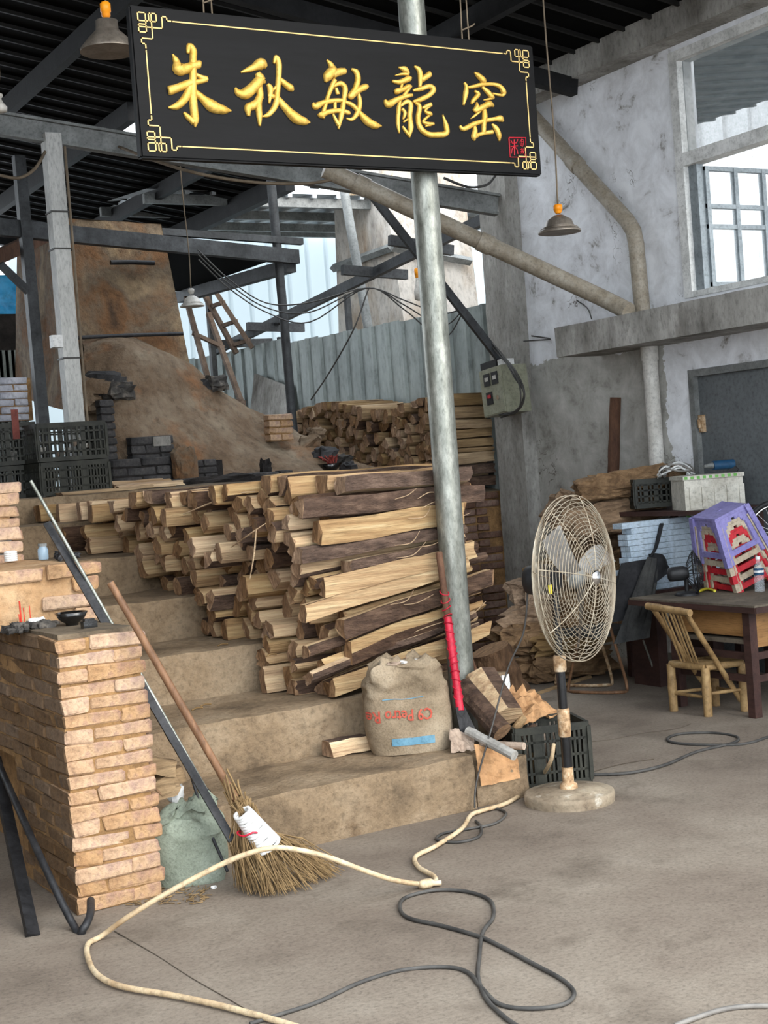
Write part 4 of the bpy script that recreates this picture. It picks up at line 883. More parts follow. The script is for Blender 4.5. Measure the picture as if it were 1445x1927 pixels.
# ================================================================== METER BOX AND WIRES
mx = thing('meter_box', PX(940, 740, 6.75), 'grey green electric meter box on the pilaster', 'electric box')
bx0, bx1, by0, by1, bz0, bz1 = 6.62, 6.86, 9.30, 9.62, 1.93, 2.31
Mt = Matrix.Translation((6.74, 9.46, 2.12)) @ Matrix.Rotation(math.radians(-5), 4, 'X') @ Matrix.Translation((-6.74, -9.46, -2.12))
mb = MB(Mt); mb.b2((bx0, by0, bz0), (bx1, by1, bz1)); mb.build('case', m_boxg, mx)
mb = MB(Mt); mb.b2((bx0-.008, by0+.01, bz0+.01), (bx0, by1-.01, bz1-.01)); dd = mb.build('box_door', m_boxg, mx)
for y_, z_, mm in ((9.40, 2.22, m_black), (9.51, 2.22, m_black), (9.50, 2.07, m_black)):
    mb = MB(Mt); mb.b2((bx0-.014, y_-.042, z_-.05), (bx0-.008, y_+.042, z_+.05)); mb.build('meter_window', mm, dd)
for y_, z_, mm, s_ in ((9.40, 2.225, m_enamel, .022), (9.51, 2.225, m_enamel, .022), (9.50, 2.085, m_redp, .02)):
    mb = MB(Mt); mb.b2((bx0-.018, y_-s_, z_-s_*.7), (bx0-.014, y_+s_, z_+s_*.7)); mb.build('meter_dial', mm, dd)
mb = MB(Mt); mb.lathe((bx0-.008, 9.38, 2.06), [(.018, 0), (.018, .012)], 12, (-1, 0, 0)); mb.build('lock', m_chrome, dd)
mb = MB(Mt); mb.b2((bx0+.02, by0+.10, bz1), (bx1-.08, by1, bz1+.06)); mb.b2((bx0+.03, by0+.02, bz1), (bx1-.1, by0+.09, bz1+.05), 1); mb.build('junction_block', [m_black, m_white], mx)
def wire(name, pts, r, mat, label, n=6, cat='cable', seg=5, closed=False, group=None):
    mb = MB(); mb.tube(cr(pts, n, closed), r, seg, closed); return tag(mb.build(name, mat), label, cat, group)
for i in range(4):
    j = lambda: V((U(-.02, .0), U(-.02, .02), U(-.02, .02)))
    wire('wire', [PX(870, 590, 6.75)+j(), PX(905, 625, 6.72)+j(), PX(945, 665, 6.66)+j(), PX(972, 705, 6.6)+j(), PX(985, 740, 6.6)+j(), PX(975, 770, 6.62)+j(), PX(945, 785, 6.64)+j()], .007, m_cable, 'black wire strand looping round the meter box', group='wires at the meter box')
for i in range(3):
    dv = V((0, 0, -.04*i)); wire('wire', [PY(372, 470, 10.9)+dv, PY(430, 525, 10.9)+dv, PY(500, 570, 10.9)+dv, PY(580, 570, 10.6)+dv*2, PY(690, 542, 10.3), PY(760, 565, 10.0)+dv, PY(830, 590, 9.8)+dv*2.5, PY(875, 578, 9.6)], .006, m_cable, 'thin dark wire sagging across behind the pole', group='wires sagging across')
wire('wire', [PX(695, 541, 6.93), PX(690, 552, 6.88), PX(665, 620, 6.75), PX(620, 700, 6.7), PX(585, 752, 6.7)], .008, m_cable, 'dark wire hanging from the rail to the rear firewood')
wire('wire', [lerp(A, B, .27)+V((0, -.05, -.04)), PY(300, 305, 9.4), PY(380, 328, 9.0), PY(480, 343, 9.0), PY(580, 345, 8.95), PY(640, 334, 8.84)], .012, m_cord, 'pale cable sagging below the left half of the sign')
wire('wire', [PY(835, 335, 9.3), PY(880, 352, 9.3), PY(915, 348, 9.3), PY(932, 330, 9.35)], .011, m_cable, 'dark cable loop below the right end of the sign')
wire('wire', [PY(0, 330, 10.1), PY(35, 335, 10.1), PY(65, 318, 10.1), PY(85, 285, 10.15)], .012, m_cord, 'cable loop left of the pale post')
wire('wire', [PX(1000, 632, 6.98), PX(1035, 638, 6.98), PX(985, 642, 6.86)], .006, m_cable, 'wire crossing the pilaster to the wall')
wire('wire', [PX(1085, 565, 6.98), PX(1105, 580, 6.95), PX(1113, 600, 6.7)], .005, m_cable, 'bent wire stub on the white wall above the ledge')
# ladders
m_ladder = M('weathered ladder wood', [(92, 76, 64), (128, 110, 96)], 8, .85, bst=.4)
def ladder(a0, a1, b0, b1, label, n=4):
    t = thing('ladder', a1, label, 'ladder')
    for a, b in ((a0, a1), (b0, b1)): mb = MB(); mb.beam(a, b, .05, .05); mb.build('rail', m_ladder, t)
    for k in range(n): f = (k+.6)/n; mb = MB(); e = (lerp(b0, b1, f)-lerp(a0, a1, f))*.12; mb.beam(lerp(a0, a1, f)-e, lerp(b0, b1, f)+e, .04, .04); mb.build('rung', m_ladder, t)
ladder(PY(405, 548, 14.6), PY(475, 655, 14.4), PY(385, 555, 14.8), PY(445, 665, 14.6), 'brown wooden ladder leaning left of the rail', 3)
ladder(PY(350, 560, 14.4), PY(415, 800, 13.6), PY(392, 590, 14.5), PY(470, 800, 13.7), 'pale wooden ladder behind the white enamel lamp', 2)
# ================================================================== SACKS
def sack(name, base, w, d, h, rz, mat, label, seed=0, lean=0.0, top=.78, fold=1.0, nz_=26):
    t = thing(name, base, label, 'sack'); sp_ = V((seed*3.3, seed, 2)); cs, sn = math.cos(rz), math.sin(rz); n_ = 2.8
    def hw(v): return (1-.10*(1-v)**6+.05*math.sin(v*3.1))*(1-(1-top)*v**2.2)
    def surf(a, v):
        c, s = math.cos(a), math.sin(a); k = (abs(c)**n_+abs(s)**n_)**(-1/n_)
        x = w/2*hw(v)*k*c; y = d/2*hw(v)*k*s; z = h*v
        f = .004+.022*fold*max(0, (v-.6)/.4)
        q = V((x*9, y*9, z*13))+sp_
        nn = noise.noise_vector(q)*f+noise.noise_vector(q*2.3)*f*.6
        if v == 0: nn.z = 0
        return V((x, y, z))+nn+V((lean*v*h, 0, 0))
    def W(p): return V(base)+V((p.x*cs-p.y*sn, p.x*sn+p.y*cs, p.z))
    mb = MB(); mb.grid(lambda u, v: W(surf(2*math.pi*u, v)), 44, nz_, 0, True, True)
    # crumpled closed top
    def topf(u, v):
        p = surf(2*math.pi*u, 1.0); c = V((lean*h, 0, h)); q = lerp(p, c, v); q.z += .035*math.sin(v*3.1)*(1+noise.noise(V((math.cos(6.28*u)*2, math.sin(6.28*u)*2, v*4))+sp_))+.02*noise.noise(V((math.cos(6.28*u)*5, math.sin(6.28*u)*5, v*6))+sp_)*(1 if v > 0 else 0); return W(q)
    mb.grid(topf, 44, 8, 0, True, True); mb.add([W(surf(2*math.pi*k/44, 0)) for k in range(44)], [list(range(44))[::-1]])
    mb.build('body', mat, t); return t, surf, W, hw
def facing(p): return math.atan2(p[1]-0, p[0]-0)-math.pi/2
sb = PZ(767, 1408, .25); sb = V((3.44, 5.80, .25))
rzs = -.42
ts, surf, Ws, hw = sack('feed_sack', sb, .41, .24, .40, rzs, m_sack, 'stuffed tan woven sack printed in red standing on the lowest step', 4, -.03, .86, 1.9, 40)
def on_front(x, z, off=.004):
    v = max(0, min(1, z/.40)); a = -math.pi/2
    lo, hi = -math.pi, 0
    for _ in range(30):
        m_ = (lo+hi)/2
        if surf(m_, v).x < x: lo = m_
        else: hi = m_
    p = surf((lo+hi)/2, v); q = surf((lo+hi)/2+.02, v); tn = (q-p).normalized(); nr = V((tn.y, -tn.x, 0)); return Ws(p+nr*off)
cu = bpy.data.curves.new('t', 'FONT'); cu.body = 'C9 Petro Re'; cu.size = .074; cu.resolution_u = 2; cu.offset = .0012
to = bpy.data.objects.new('t', cu); COL.objects.link(to); bpy.context.view_layer.update()
tm = to.evaluated_get(bpy.context.evaluated_depsgraph_get()).to_mesh()
mb = MB(); mb.add([on_front(.098-v.co.x*.80, .21-v.co.y, .006) for v in tm.vertices], [list(p.vertices) for p in tm.polygons]); mb.build('red_lettering', m_redprint, ts)
bpy.data.objects.remove(to)
mb = MB(); mb.grid(lambda u, v: on_front(-.10+.20*u, .045+.035*v), 14, 4); mb.build('blue_band', m_blueprint, ts)
mb = MB(); mb.grid(lambda u, v: on_front(-.13+.19*u, .262+.004*v), 14, 2); mb.build('blue_line', m_blueprint, ts)
mb = MB(); q = Ws(V((-.04, -.02, .43)))
for k in range(5): mb.tube(cr([q+V((U(-.05, .05), U(-.05, .0), U(-.03, .01))) for _ in range(4)], 4), .0016, 4)
mb.build('red_tie_string', m_redtape, ts)
for k in range(3):
    mb = MB(); q = Ws(V((-.06+.06*k, -.07+.01*k, .425))); mb.blob(q, (.035, .025, .008), k, .5, 3, 8, 6); mb.build('paper_scrap', m_white if k else m_rag, ts)
gs = V((2.11, 5.36, 0))
sack('grain_sack', gs, .30, .17, .29, -.35, m_gsack, 'slumped grey green woven sack between pillar and broom', 9, .02, .90, 2.6, 40)
# ================================================================== LEANING TOOLS (left)
br = thing('broom', PZ(520, 1680), 'twig broom with wooden handle leaning on the brick pillar', 'broom')
b0 = PY(440, 1497, 5.08); b1 = PY(207, 1096, 5.20)
mb = MB(); mb.tube([b0+(b0-b1)*.12, lerp(b0, b1, .4), b1], [.015, .0155, .014], 10); mb.build('handle', m_handle, br)
tips = [PZ(445, 1672), PZ(475, 1685), PZ(510, 1688), PZ(545, 1680), PZ(580, 1672), PZ(612, 1655), PZ(640, 1640)]
mb = MB(); n0 = PY(452, 1520, 5.07); n1 = PY(500, 1590, 5.02)
for i in range(330):
    f = rng.random(); k = f*(len(tips)-1); a = int(min(k, len(tips)-2)); e = lerp(tips[a], tips[a+1], k-a)+V((U(-.03, .03), U(-.05, .05), .004+U(0, .05)*rng.random()))
    s_ = lerp(n0, n1, f*.75)+V((U(-.03, .03), U(-.025, .025), U(-.02, .03)))
    s0 = lerp(s_, b0, .5)+V((U(-.03, .03), U(-.03, .03), U(-.02, .03)))
    m_ = lerp(s_, e, .5)+V((U(-.03, .03)-.02+.02*f, U(-.03, .03), U(-.01, .04)))
    mb.tube([s0, s_, lerp(s_, m_, .6), m_, lerp(m_, e, .6)+V((U(-.012, .012), 0, U(-.01, .01))), e], [.0035, .0032, .0028, .0024, .002, .0012], 4, sm=False)
tag(mb.build('twig_bristles', m_straw, br), None, None, None, 'stuff')
mb = MB()
for i in range(26): f = U(0, 1); s_ = lerp(n0, b0, .7)+V((U(-.035, .035), U(-.03, .03), U(-.02, .02))); mb.tube([s_, s_+(b0-n0).normalized()*U(.04, .09)+V((U(-.012, .02), 0, U(0, .03)))], .0045, 4)
tag(mb.build('cut_twig_ends', m_straw, br), None, None, None, 'stuff')
mb = MB()
for i in range(15):
    f = i/14; c = lerp(PY(456, 1530, 5.02), PY(506, 1592, 4.98), f); w = .032+.016*f
    dx = (PY(506, 1592, 4.98)-PY(456, 1530, 5.02)).normalized(); sd_ = dx.cross(V((0, 1, 0))).normalized()
    mb.tube(cr([c+(sd_*math.cos(t)*w+V((0, 1, 0))*math.sin(t)*.032)+dx*U(-.003, .003) for t in [2*math.pi*q/8 for q in range(8)]], 2, True), .0078, 5, True)
mb.build('white_cloth_binding', m_white, br)
mb = MB(); c = PY(468, 1566, 5.0); mb.tube(cr([c+V((math.cos(t)*.045, math.sin(t)*.04, .006*math.sin(3*t))) for t in [2*math.pi*q/8 for q in range(8)]], 2, True), .004, 4, True); mb.build('red_string', m_redtape, br)
def lbar(name, a, b, w, h, mat, label, cat='iron bar', group=None): mb = MB(); mb.beam(a, b, w, h, (0, 1, 0)); return tag(mb.build(name, mat), label, cat, group)
lbar('iron_bar', PY(437, 1582, 5.08), PY(88, 984, 5.84), .032, .012, m_blacksteel, 'flat black iron bar leaning across the flank wall')
mb = MB(); mb.tube([PY(388, 1486, 5.33), PY(58, 905, 5.85)], .0075, 8); tag(mb.build('steel_rod', m_steel), 'bright steel rod leaning beside the black bar', 'rod')
mb = MB(); mb.tube(cr([PY(428, 1640, 5.16), PY(385, 1540, 5.3), PY(352, 1440, 5.38), PY(318, 1390, 5.41), PY(285, 1325, 5.43)], 6), .007, 6); tag(mb.build('fire_poker', m_blacksteel), 'thin bent iron poker in front of the green sack', 'poker')
mb = MB(); mb.tube(cr([PY(395, 1490, 5.43), PY(350, 1440, 5.43), PY(305, 1360, 5.44)], 6), .005, 6); tag(mb.build('fire_poker', m_blacksteel), 'second thin iron poker behind the black bar', 'poker')
mb = MB(); h0 = PZ(62, 1762); mb.beam(h0, PX(-10, 1425, 1.56), .05, .02, (0, 1, 0)); tag(mb.build('iron_bar', m_blacksteel), 'wide flat black bar leaning on the pillar side at the left edge', 'iron bar')
hk = [PX(-6, 1430, 1.56), PX(70, 1600, 1.50), PZ(142, 1752)+V((0, 0, .01)), PZ(158, 1757)+V((0, 0, .02)), PZ(170, 1745)+V((0, -.01, .05)), PZ(172, 1728)+V((0, -.01, .07))]
mb = MB(); mb.tube(cr(hk, 6), .015, 8); tag(mb.build('fire_hook', m_blacksteel), 'black fire hook with curled tip by the pillar foot', 'fire hook')
# things on the pillar top
tp = 1.052
def PT(x, Yq): return V((PY(x, 1170, Yq).x, Yq, tp))
bw = thing('bowl', PZ(136, 1178, tp), 'black glazed bowl on the pillar top', 'bowl'); c = PZ(136, 1178, tp); mb = MB(); mb.lathe(c, [(.024, 0), (.026, .012), (.05, .028), (.066, .056), (.062, .056), (.046, .03), (.004, .016)], 28); mb.build('shell', m_bowl, bw)
mb = MB(); c = PZ(168, 1182, tp); mb.box(c+V((0, 0, .014)), (.055, .04, .028)); mb.box(c+V((0, 0, .032)), (.04, .03, .012)); tag(mb.build('ink_block', m_bowl), 'little black block beside the bowl', 'block')
mb = MB()
for i in range(34): q = PT(55+U(-50, 50), U(5.62, 5.80)); mb.blob(q+V((0, 0, U(.0, .02))), (U(.012, .03), U(.012, .03), U(.010, .02)), i, .5, 2.5, 8, 6)
tag(mb.build('ash_heap', m_ash), 'heap of ash and charcoal on the pillar top', 'ash', None, 'stuff')
for i, (x, y, h) in enumerate(((40, 1158, .095), (47, 1160, .07), (58, 1160, .075), (38, 1160, .05))):
    q = PT(x, 5.78); mb = MB(); mb.tube([q, q+V((U(-.006, .006), 0, h*1.15))], .0035 if i == 0 else .002, 6); tag(mb.build('incense_stick', m_incense), 'red incense stick standing in the ash' if i else 'thickest red incense stick standing in the ash', 'incense', 'incense sticks')
for i in range(3): mb = MB(); mb.blob(PT(60+9*i, 5.70)+V((0, 0, .032)), (.014, .012, .009), i, .4); tag(mb.build('white_lump', m_white), 'small white lump on the ash heap', 'lump', 'white lumps')
jc = PZ(21, 1056, 1.292); jr = thing('plastic_jar', jc, 'stubby white plastic jar lid on the flank wall', 'jar'); mb = MB(); pr_ = []
for k in range(5): pr_ += [(.030, .009*k), (.030, .009*k+.006), (.027, .009*k+.0075)]
mb.lathe(jc, [(.02, 0)]+pr_+[(.02, .048)], 24); mb.build('body', m_white, jr)
jc = PZ(82, 1053, 1.292); jr = thing('glass_jar', jc, 'small glass jar with metal lid on the flank wall', 'jar'); mb = MB(); mb.lathe(jc, [(.022, 0), (.024, .005), (.024, .045), (.018, .055), (.018, .06)], 20); mb.build('glass', m_jar, jr); mb = MB(); mb.lathe(jc+V((0, 0, .06)), [(.02, 0), (.02, .012)], 20); mb.build('lid', m_grey, jr)
mb = MB(); q = PZ(115, 1052, 1.292); mb.blob(q+V((.01, 0, .015)), (.035, .02, .022), 4, .5); mb.blob(q+V((.06, 0, .01)), (.03, .02, .012), 7, .6); tag(mb.build('metal_fitting', m_blacksteel), 'black cast fitting behind the leaning rod', 'fitting')
bwl = thing('planter_bowl', PY(622, 886, 10.5), 'black bowl planted with dark red stems before the rear stack', 'planter'); c = PY(622, 888, 10.5); mb = MB(); mb.lathe(c, [(.04, 0), (.05, .01), (.105, .07), (.10, .07), (.05, .03)], 18); mb.build('bowl', m_bowl, bwl)
mb = MB(); [mb.tube([c+V((U(-.05, .05), U(-.04, .04), .05)), c+V((U(-.09, .09), U(-.05, .05), U(.10, .14)))], .006, 4) for _ in range(26)]; tag(mb.build('stems', m_plant, bwl), None, None, None, 'stuff')
# small things on floor and steps
mb = MB(); mb.rnd = .8; y_ = PZ(650, 1412, .25).y
log_into(mb, [(5.90, .252), (6.02, .252), (6.02, .33), (5.91, .335)], PY(625, 1395, 5.9).x, PY(690, 1390, 5.9).x+.03, 'half'); tag(mb.build('firewood_billet', [m_split, m_bark, m_endg]), 'short square billet lying alone on the step left of the sack', 'firewood')
for i, (x, y, s_) in enumerate(((330, 1492, .035), (402, 1672, .012))):
    q = PY(x, y, 5.42) if i == 0 else PZ(x, y); mb = MB(); mb.blob(q+V((0, 0, .004)), (s_, s_*.6, s_*1.2 if i == 0 else .006), i, .6, 3, 8, 6); tag(mb.build('paper_scrap', m_white), ('crumpled white paper on the green sack', 'white cigarette stub on the floor by the green sack')[i], 'scrap')
for i, (x, y) in enumerate(((372, 1337, .49), (512, 1236, .74), (420, 1216, .74), (388, 1330, .49))[k][:2] for k in range(4)):
    q = PZ(x, y, (.49, .73, .73, .49)[i]); mb = MB(); mb.tube([q+V((-.03, 0, .006)), q+V((.0, .01, .012)), q+V((.035, .02, .006))], .004, 4); tag(mb.build('twig', m_split2), 'little twig lying on a step tread', 'twig', 'twigs on the steps')
mb = MB()
for i in range(160): q = PZ(300+U(-80, 90), 1690+U(-22, 14)); mb.tube([q+V((0, 0, .003)), q+V((U(-.03, .03), U(-.03, .03), .006))], .0025, 3)
tag(mb.build('chaff', m_straw), 'scattered straw and chaff on the floor by the pillar foot', 'chaff', None, 'stuff')
for i, (x, y, z) in enumerate(((295, 1440, .25), (312, 1470, .12), (300, 1485, .06))):
    q = PY(x, y, 5.43); mb = MB(); mb.rnd = U(.4, .8); mb.M = Matrix.Translation(q) @ Matrix.Rotation(U(-.5, .5), 4, 'Y'); log_into(mb, [(-.05, -.04), (.05, -.04), (.045, .04), (-.04, .035)], -.06, .07, 'split'); tag(mb.build('wood_offcut', [m_split2, m_bark, m_endg]), 'wood offcut piled behind the pillar above the green sack', 'firewood', 'offcuts behind the pillar')
# ================================================================== HOSE AND CABLES ON THE FLOOR
g0 = PZ(790, 1664); g1 = PZ(163, 1780); pts = []
for x, y in ((1042, 1400), (1035, 1435)): pts.append(PY(x, y, 5.40))
for x, y in ((1010, 1470), (960, 1508), (905, 1526), (885, 1535), (868, 1560), (820, 1592), (782, 1612), (788, 1632), (815, 1648), (818, 1660), (795, 1664)): pts.append(PZ(x, y, .014))
ends = (PZ(795, 1664, .014), PZ(190, 1762, .014)); arc = ((740, 1656), (690, 1640), (620, 1614), (560, 1599), (510, 1596), (450, 1612), (380, 1645), (310, 1683), (240, 1726))
for i, (x, y) in enumerate(arc):
    f = (i+1)/(len(arc)+1); pts.append(PY(x, y, lerp(ends[0].y, ends[1].y, f)-.18*math.sin(math.pi*f)))
    pts[-1].z = max(pts[-1].z, .014)
for x, y in ((190, 1762), (166, 1776), (165, 1800), (182, 1833), (228, 1856), (330, 1874), (430, 1896), (545, 1928), (640, 1960)): pts.append(PZ(x, y, .014))
ho = thing('hose', PZ(800, 1664), 'stiff beige hose arching over the floor past the broom', 'hose')
mb = MB(); mb.tube(cr(pts, 7), .0098, 8); mb.build('tube', m_hose, ho)
mb = MB(); k0 = PZ(802, 1663, .016); mb.blob(k0, (.035, .02, .016), 3, .2, 2, 12, 8, sm=True); mb.tube([k0, PZ(830, 1661, .014)], .011, 6); mb.build('knot', m_hose, ho)
G = lambda L, z=.007: [PZ(x, y, z) for x, y in L]
wire('cable', G(((470, 1927), (530, 1908), (600, 1885), (680, 1848), (760, 1825), (840, 1820), (880, 1830), (905, 1858), (940, 1890), (1000, 1898), (1060, 1890), (1080, 1870), (1060, 1845), (1000, 1812), (940, 1780), (900, 1762), (830, 1742), (770, 1728), (752, 1708), (765, 1688), (820, 1675), (880, 1678), (922, 1695), (928, 1725), (908, 1755), (902, 1800), (900, 1840), (915, 1880), (950, 1915), (980, 1935))), .0075, m_cable, 'dark cable looped in a figure eight in the foreground', 6)
wire('cable', G(((1445, 1893), (1390, 1895), (1340, 1905), (1270, 1930))), .0075, m_cableg, 'grey cable crossing the bottom right corner')
wire('cable', G(((1445, 1387), (1400, 1400), (1330, 1402), (1270, 1398), (1256, 1390), (1280, 1381), (1340, 1379), (1385, 1386), (1380, 1398), (1310, 1415), (1250, 1440), (1180, 1455), (1095, 1458))), .008, m_cable, 'dark cable coiled on the floor before the bamboo chair', 6)
wire('cable', G(((895, 1545), (905, 1556), (900, 1575), (860, 1585), (822, 1580), (835, 1568), (880, 1560), (930, 1550), (952, 1532), (935, 1522), (900, 1524))), .0065, m_cable, 'thin cable coil lying at the step corner')
# ================================================================== FAN
fb0 = PZ(1072, 1508); fn_ = V((.42, -.907, .02)).normalized(); fc = PY(1083, 1088, fb0.y-.13)
fa = thing('pedestal_fan', (fb0.x, fb0.y, 0), 'large pedestal fan with rusty wire cage and round base', 'fan')
mb = MB(); mb.lathe((fb0.x, fb0.y, 0), [(.205, 0), (.208, .03), (.205, .046), (.195, .05), (.15, .054), (.148, .058), (.06, .062), (.05, .063)], 48); mb.build('base', m_fanbase, fa)
ptop = V((fb0.x-.0, fb0.y, fc.z)); pz_ = V((fb0.x, fb0.y, 0))
mb = MB(); mb.lathe(pz_+V((0, 0, .06)), [(.042, 0), (.04, .02), (.026, .03), (.026, .1)], 20); mb.build('pole_foot', m_rustp, fa)
mb = MB(); mb.tube([pz_+V((0, 0, .08)), pz_+V((0, 0, .36))], .024, 16); mb.tube([pz_+V((0, 0, .36)), pz_+V((0, 0, .62))], .021, 16); mb.tube([pz_+V((0, 0, .62)), ptop+V((0, 0, .02))], .018, 16); mb.build('pole', m_blackpaint, fa)
for z, h in ((.30, .13), (.60, .075)): mb = MB(); mb.lathe(pz_+V((0, 0, z)), [(.026, 0), (.029, .008), (.029, h-.01), (.025, h)], 18); mb.build('pole_clamp', m_rustp, fa)
ax = fn_; sx_, sy_ = frame(ax); Rg = .372
def ringpt(r, t, d): return fc+ax*d+(sx_*math.cos(t)+sy_*math.sin(t))*r
for sgn, nm in ((1, 'front_guard'), (-1, 'rear_guard')):
    mb = MB(); dep = lambda r: sgn*(.015+.085*(1-(r/Rg)**2.4))
    for k in range(20):
        r = .045+(Rg-.045)*k/19; mb.tube([ringpt(r, 2*math.pi*i/48, dep(r)) for i in range(48)], .0032 if k == 19 else .0017, 4, True)
    for k in range(8):
        t = math.pi*k/4+.2; mb.tube([ringpt(.03+(Rg-.03)*i/8, t+.0*i, dep(.03+(Rg-.03)*i/8)) for i in range(9)], .0028, 4)
    tag(mb.build(nm, m_rust, fa), 'fine rusty wire cage', None)
mb = MB(); mb.lathe(fc+ax*.098, [(.034, 0), (.034, .006), (.026, .016), (.006, .022)], 24, ax); mb.build('guard_badge', m_chrome, fa)
for k in range(3):
    t0 = math.radians(30+120*k); mb = MB()
    def bf(u, v):
        r = .05+.27*v; a = t0+(u-.5)*(.62-.34*v)+.25*v; return ringpt(r, a, .02+(u-.5)*.06)
    mb.grid(bf, 7, 7); mb.build('blade', m_blade, fa)
mb = MB(); mb.lathe(fc-ax*.02, [(.045, 0), (.05, .03), (.03, .06), (.008, .062)], 20, ax); mb.build('hub', m_grey, fa)
mb = MB(); mb.lathe(fc-ax*.26, [(.03, 0), (.065, .02), (.07, .05), (.07, .13), (.055, .15), (.05, .17)], 24, ax); mb.build('motor', m_black, fa)
mb = MB(); mb.tube(cr([fc-ax*.25+V((0, 0, -.05)), PY(985, 1190, 5.35), PY(955, 1260, 5.40), PY(925, 1370, 5.44), PY(897, 1470, 5.44), PY(893, 1520, 5.42)], 6), .0045, 5); mb.build('power_cord', m_cable, fa)
mb = MB(); q = fc-ax*.06+V((-.08, 0, -.04)); mb.box(q, (.02, .004, .04)); mb.build('label_tag', m_yellow, fa)
# ================================================================== CLUTTER BESIDE THE POLE
def rod_log(name, a, b, r0, r1, mat, label, cat='firewood', seg=10, amp=.12, endm=None, n=9):
    a, b = V(a), V(b); d = (b-a).normalized(); s_, u = frame(d); vs = []; ph = U(0, 9)
    for j in range(n):
        t = j/(n-1); r = r0+(r1-r0)*t
        for k in range(seg):
            q = 2*math.pi*k/seg; rr_ = r*(1+amp*noise.noise(V((math.cos(q)*1.5+ph, math.sin(q)*1.5, t*5)))+amp*.5*noise.noise(V((math.cos(q)*4+ph, math.sin(q)*4, t*12)))); vs.append(lerp(a, b, t)+(s_*math.cos(q)+u*math.sin(q))*rr_)
    fs = [(j*seg+k, j*seg+(k+1) % seg, (j+1)*seg+(k+1) % seg, (j+1)*seg+k) for j in range(n-1) for k in range(seg)]; ms = [0]*len(fs)
    fs += [list(range(seg))[::-1], list(range((n-1)*seg, n*seg))]; ms += [1, 1]
    mb = MB(); mb.rnd = U(.3, .8); mb.add(vs, fs, ms, False); return tag(mb.build(name, [mat, endm or m_endg]), label, cat)
rod_log('round_log', PY(868, 1292, 5.85), PY(945, 1378, 5.60), .055, .052, m_bark, 'barked round log sloping down right of the red taped shaft')
t_ = thing('split_log', PY(930, 1350, 5.75), 'large split log with pale sawn face right of the pole', 'firewood')
mb = MB(); mb.rnd = .7; a, b = PY(905, 1275, 5.95), PY(955, 1352, 5.72); s_, u = frame(b-a); prof = [(-1, -.2), (-.6, .8), (.2, 1), (.9, .5), (1, -.3), (.3, -.9)]
vs = [lerp(a, b, t)+(s_*x*.10+u*y*.075)*(1+.06*noise.noise(V((x, y, t*4)))) for t in (0, .33, .66, 1) for x, y in prof]; fs = [(j*6+k, j*6+(k+1) % 6, (j+1)*6+(k+1) % 6, (j+1)*6+k) for j in range(3) for k in range(6)]
mb.add(vs, fs, [1 if k in (0, 1) else 0 for j in range(3) for k in range(6)]); mb.add(vs[:6], [list(range(6))[::-1]], 2); mb.add(vs[-6:], [list(range(6))], 2); mb.build('wood', [m_split, m_bark, m_split], t_)
t_ = thing('shovel', PY(870, 1350, 5.62), 'long handled tool wrapped with red tape leaning on the pole', 'shovel')
a, b = PY(826, 1040, 5.90), PY(866, 1338, 5.64)
mb = MB(); mb.tube([a, b], .017, 10); mb.build('handle', m_stick, t_)
mb = MB(); mb.tube([lerp(a, b, .42), lerp(a, b, 1.0)], .0195, 10); mb.build('red_tape', m_redtape, t_)
mb = MB()
for k in range(14): f = .26+k*.05; c = lerp(a, b, f); mb.tube(cr([c+V((math.cos(t)*.022, math.sin(t)*.022, .012*math.sin(t+k))) for t in [2*math.pi*q/6 for q in range(6)]], 2, True), .003, 4, True)
mb.build('red_string', m_redtape, t_)
mb = MB(); c = b; mb.prism([c+V((-.03, 0, .02)), c+V((.02, 0, .02)), PY(905, 1395, 5.60), PY(868, 1392, 5.60)], (0, -.006, 0)); mb.build('blade', m_blacksteel, t_)
rod_log('stick', PY(872, 1205, 6.25), PY(902, 1300, 5.95), .020, .024, m_stick, 'bare stick leaning behind the galvanised pole', 'stick')
rod_log('bamboo_stick', PY(880, 1375, 5.58), PY(968, 1422, 5.30), .022, .024, m_conc, 'grey weathered stick pointing at the fan over the step corner', 'stick', endm=m_conc)
rod_log('bamboo_stick', PY(905, 1400, 5.62), PY(986, 1404, 5.40), .016, .018, m_rag, 'pale stick lying across the crate beside the fan', 'stick', endm=m_rag)
rod_log('stick', PY(950, 1400, 5.75), PY(1008, 1368, 5.72), .022, .02, m_bark, 'stubby branch propped on the crate beside the fan', 'stick')
rod_log('stick', PY(962, 1385, 5.70), PY(985, 1350, 5.72), .025, .02, m_split2, 'short pale stub standing in the crate beside the fan', 'stick')
def crump(name, corners, nu, nv, amp, mat, label, cat, seed=0, thick=.004):
    a, b, c, d = corners; sp_ = V((seed*5, seed, 0)); mb = MB(); nrm = (b-a).cross(d-a).normalized()
    for sg_ in (0, 1):
        mb.grid(lambda u, v: lerp(lerp(a, b, u), lerp(d, c, u), v)+nrm*(amp*noise.noise(V((u*3, v*3, 1))*1.3+sp_)+amp*.7*noise.noise(V((u*7, v*7, 1))+sp_)+thick*sg_)+V((0, 0, .5*amp*noise.noise(V((u*5, v*2, 4))+sp_))), nu, nv, 0, False)
    return tag(mb.build(name, mat), label, cat)
crump('paper_bag', (PY(945, 1300, 5.95), PY(1000, 1292, 6.0), PY(1064, 1345, 5.75), PY(985, 1360, 5.72)), 14, 12, .05, m_paper, 'crumpled brown kraft paper bag behind the crate', 'paper bag', 2)
crump('cement_paper', (PY(845, 1370, 5.62), PY(895, 1372, 5.60), PY(892, 1412, 5.52), PY(850, 1415, 5.55)), 10, 8, .02, m_rag, 'crumpled grey paper right of the tan sack', 'paper', 4)
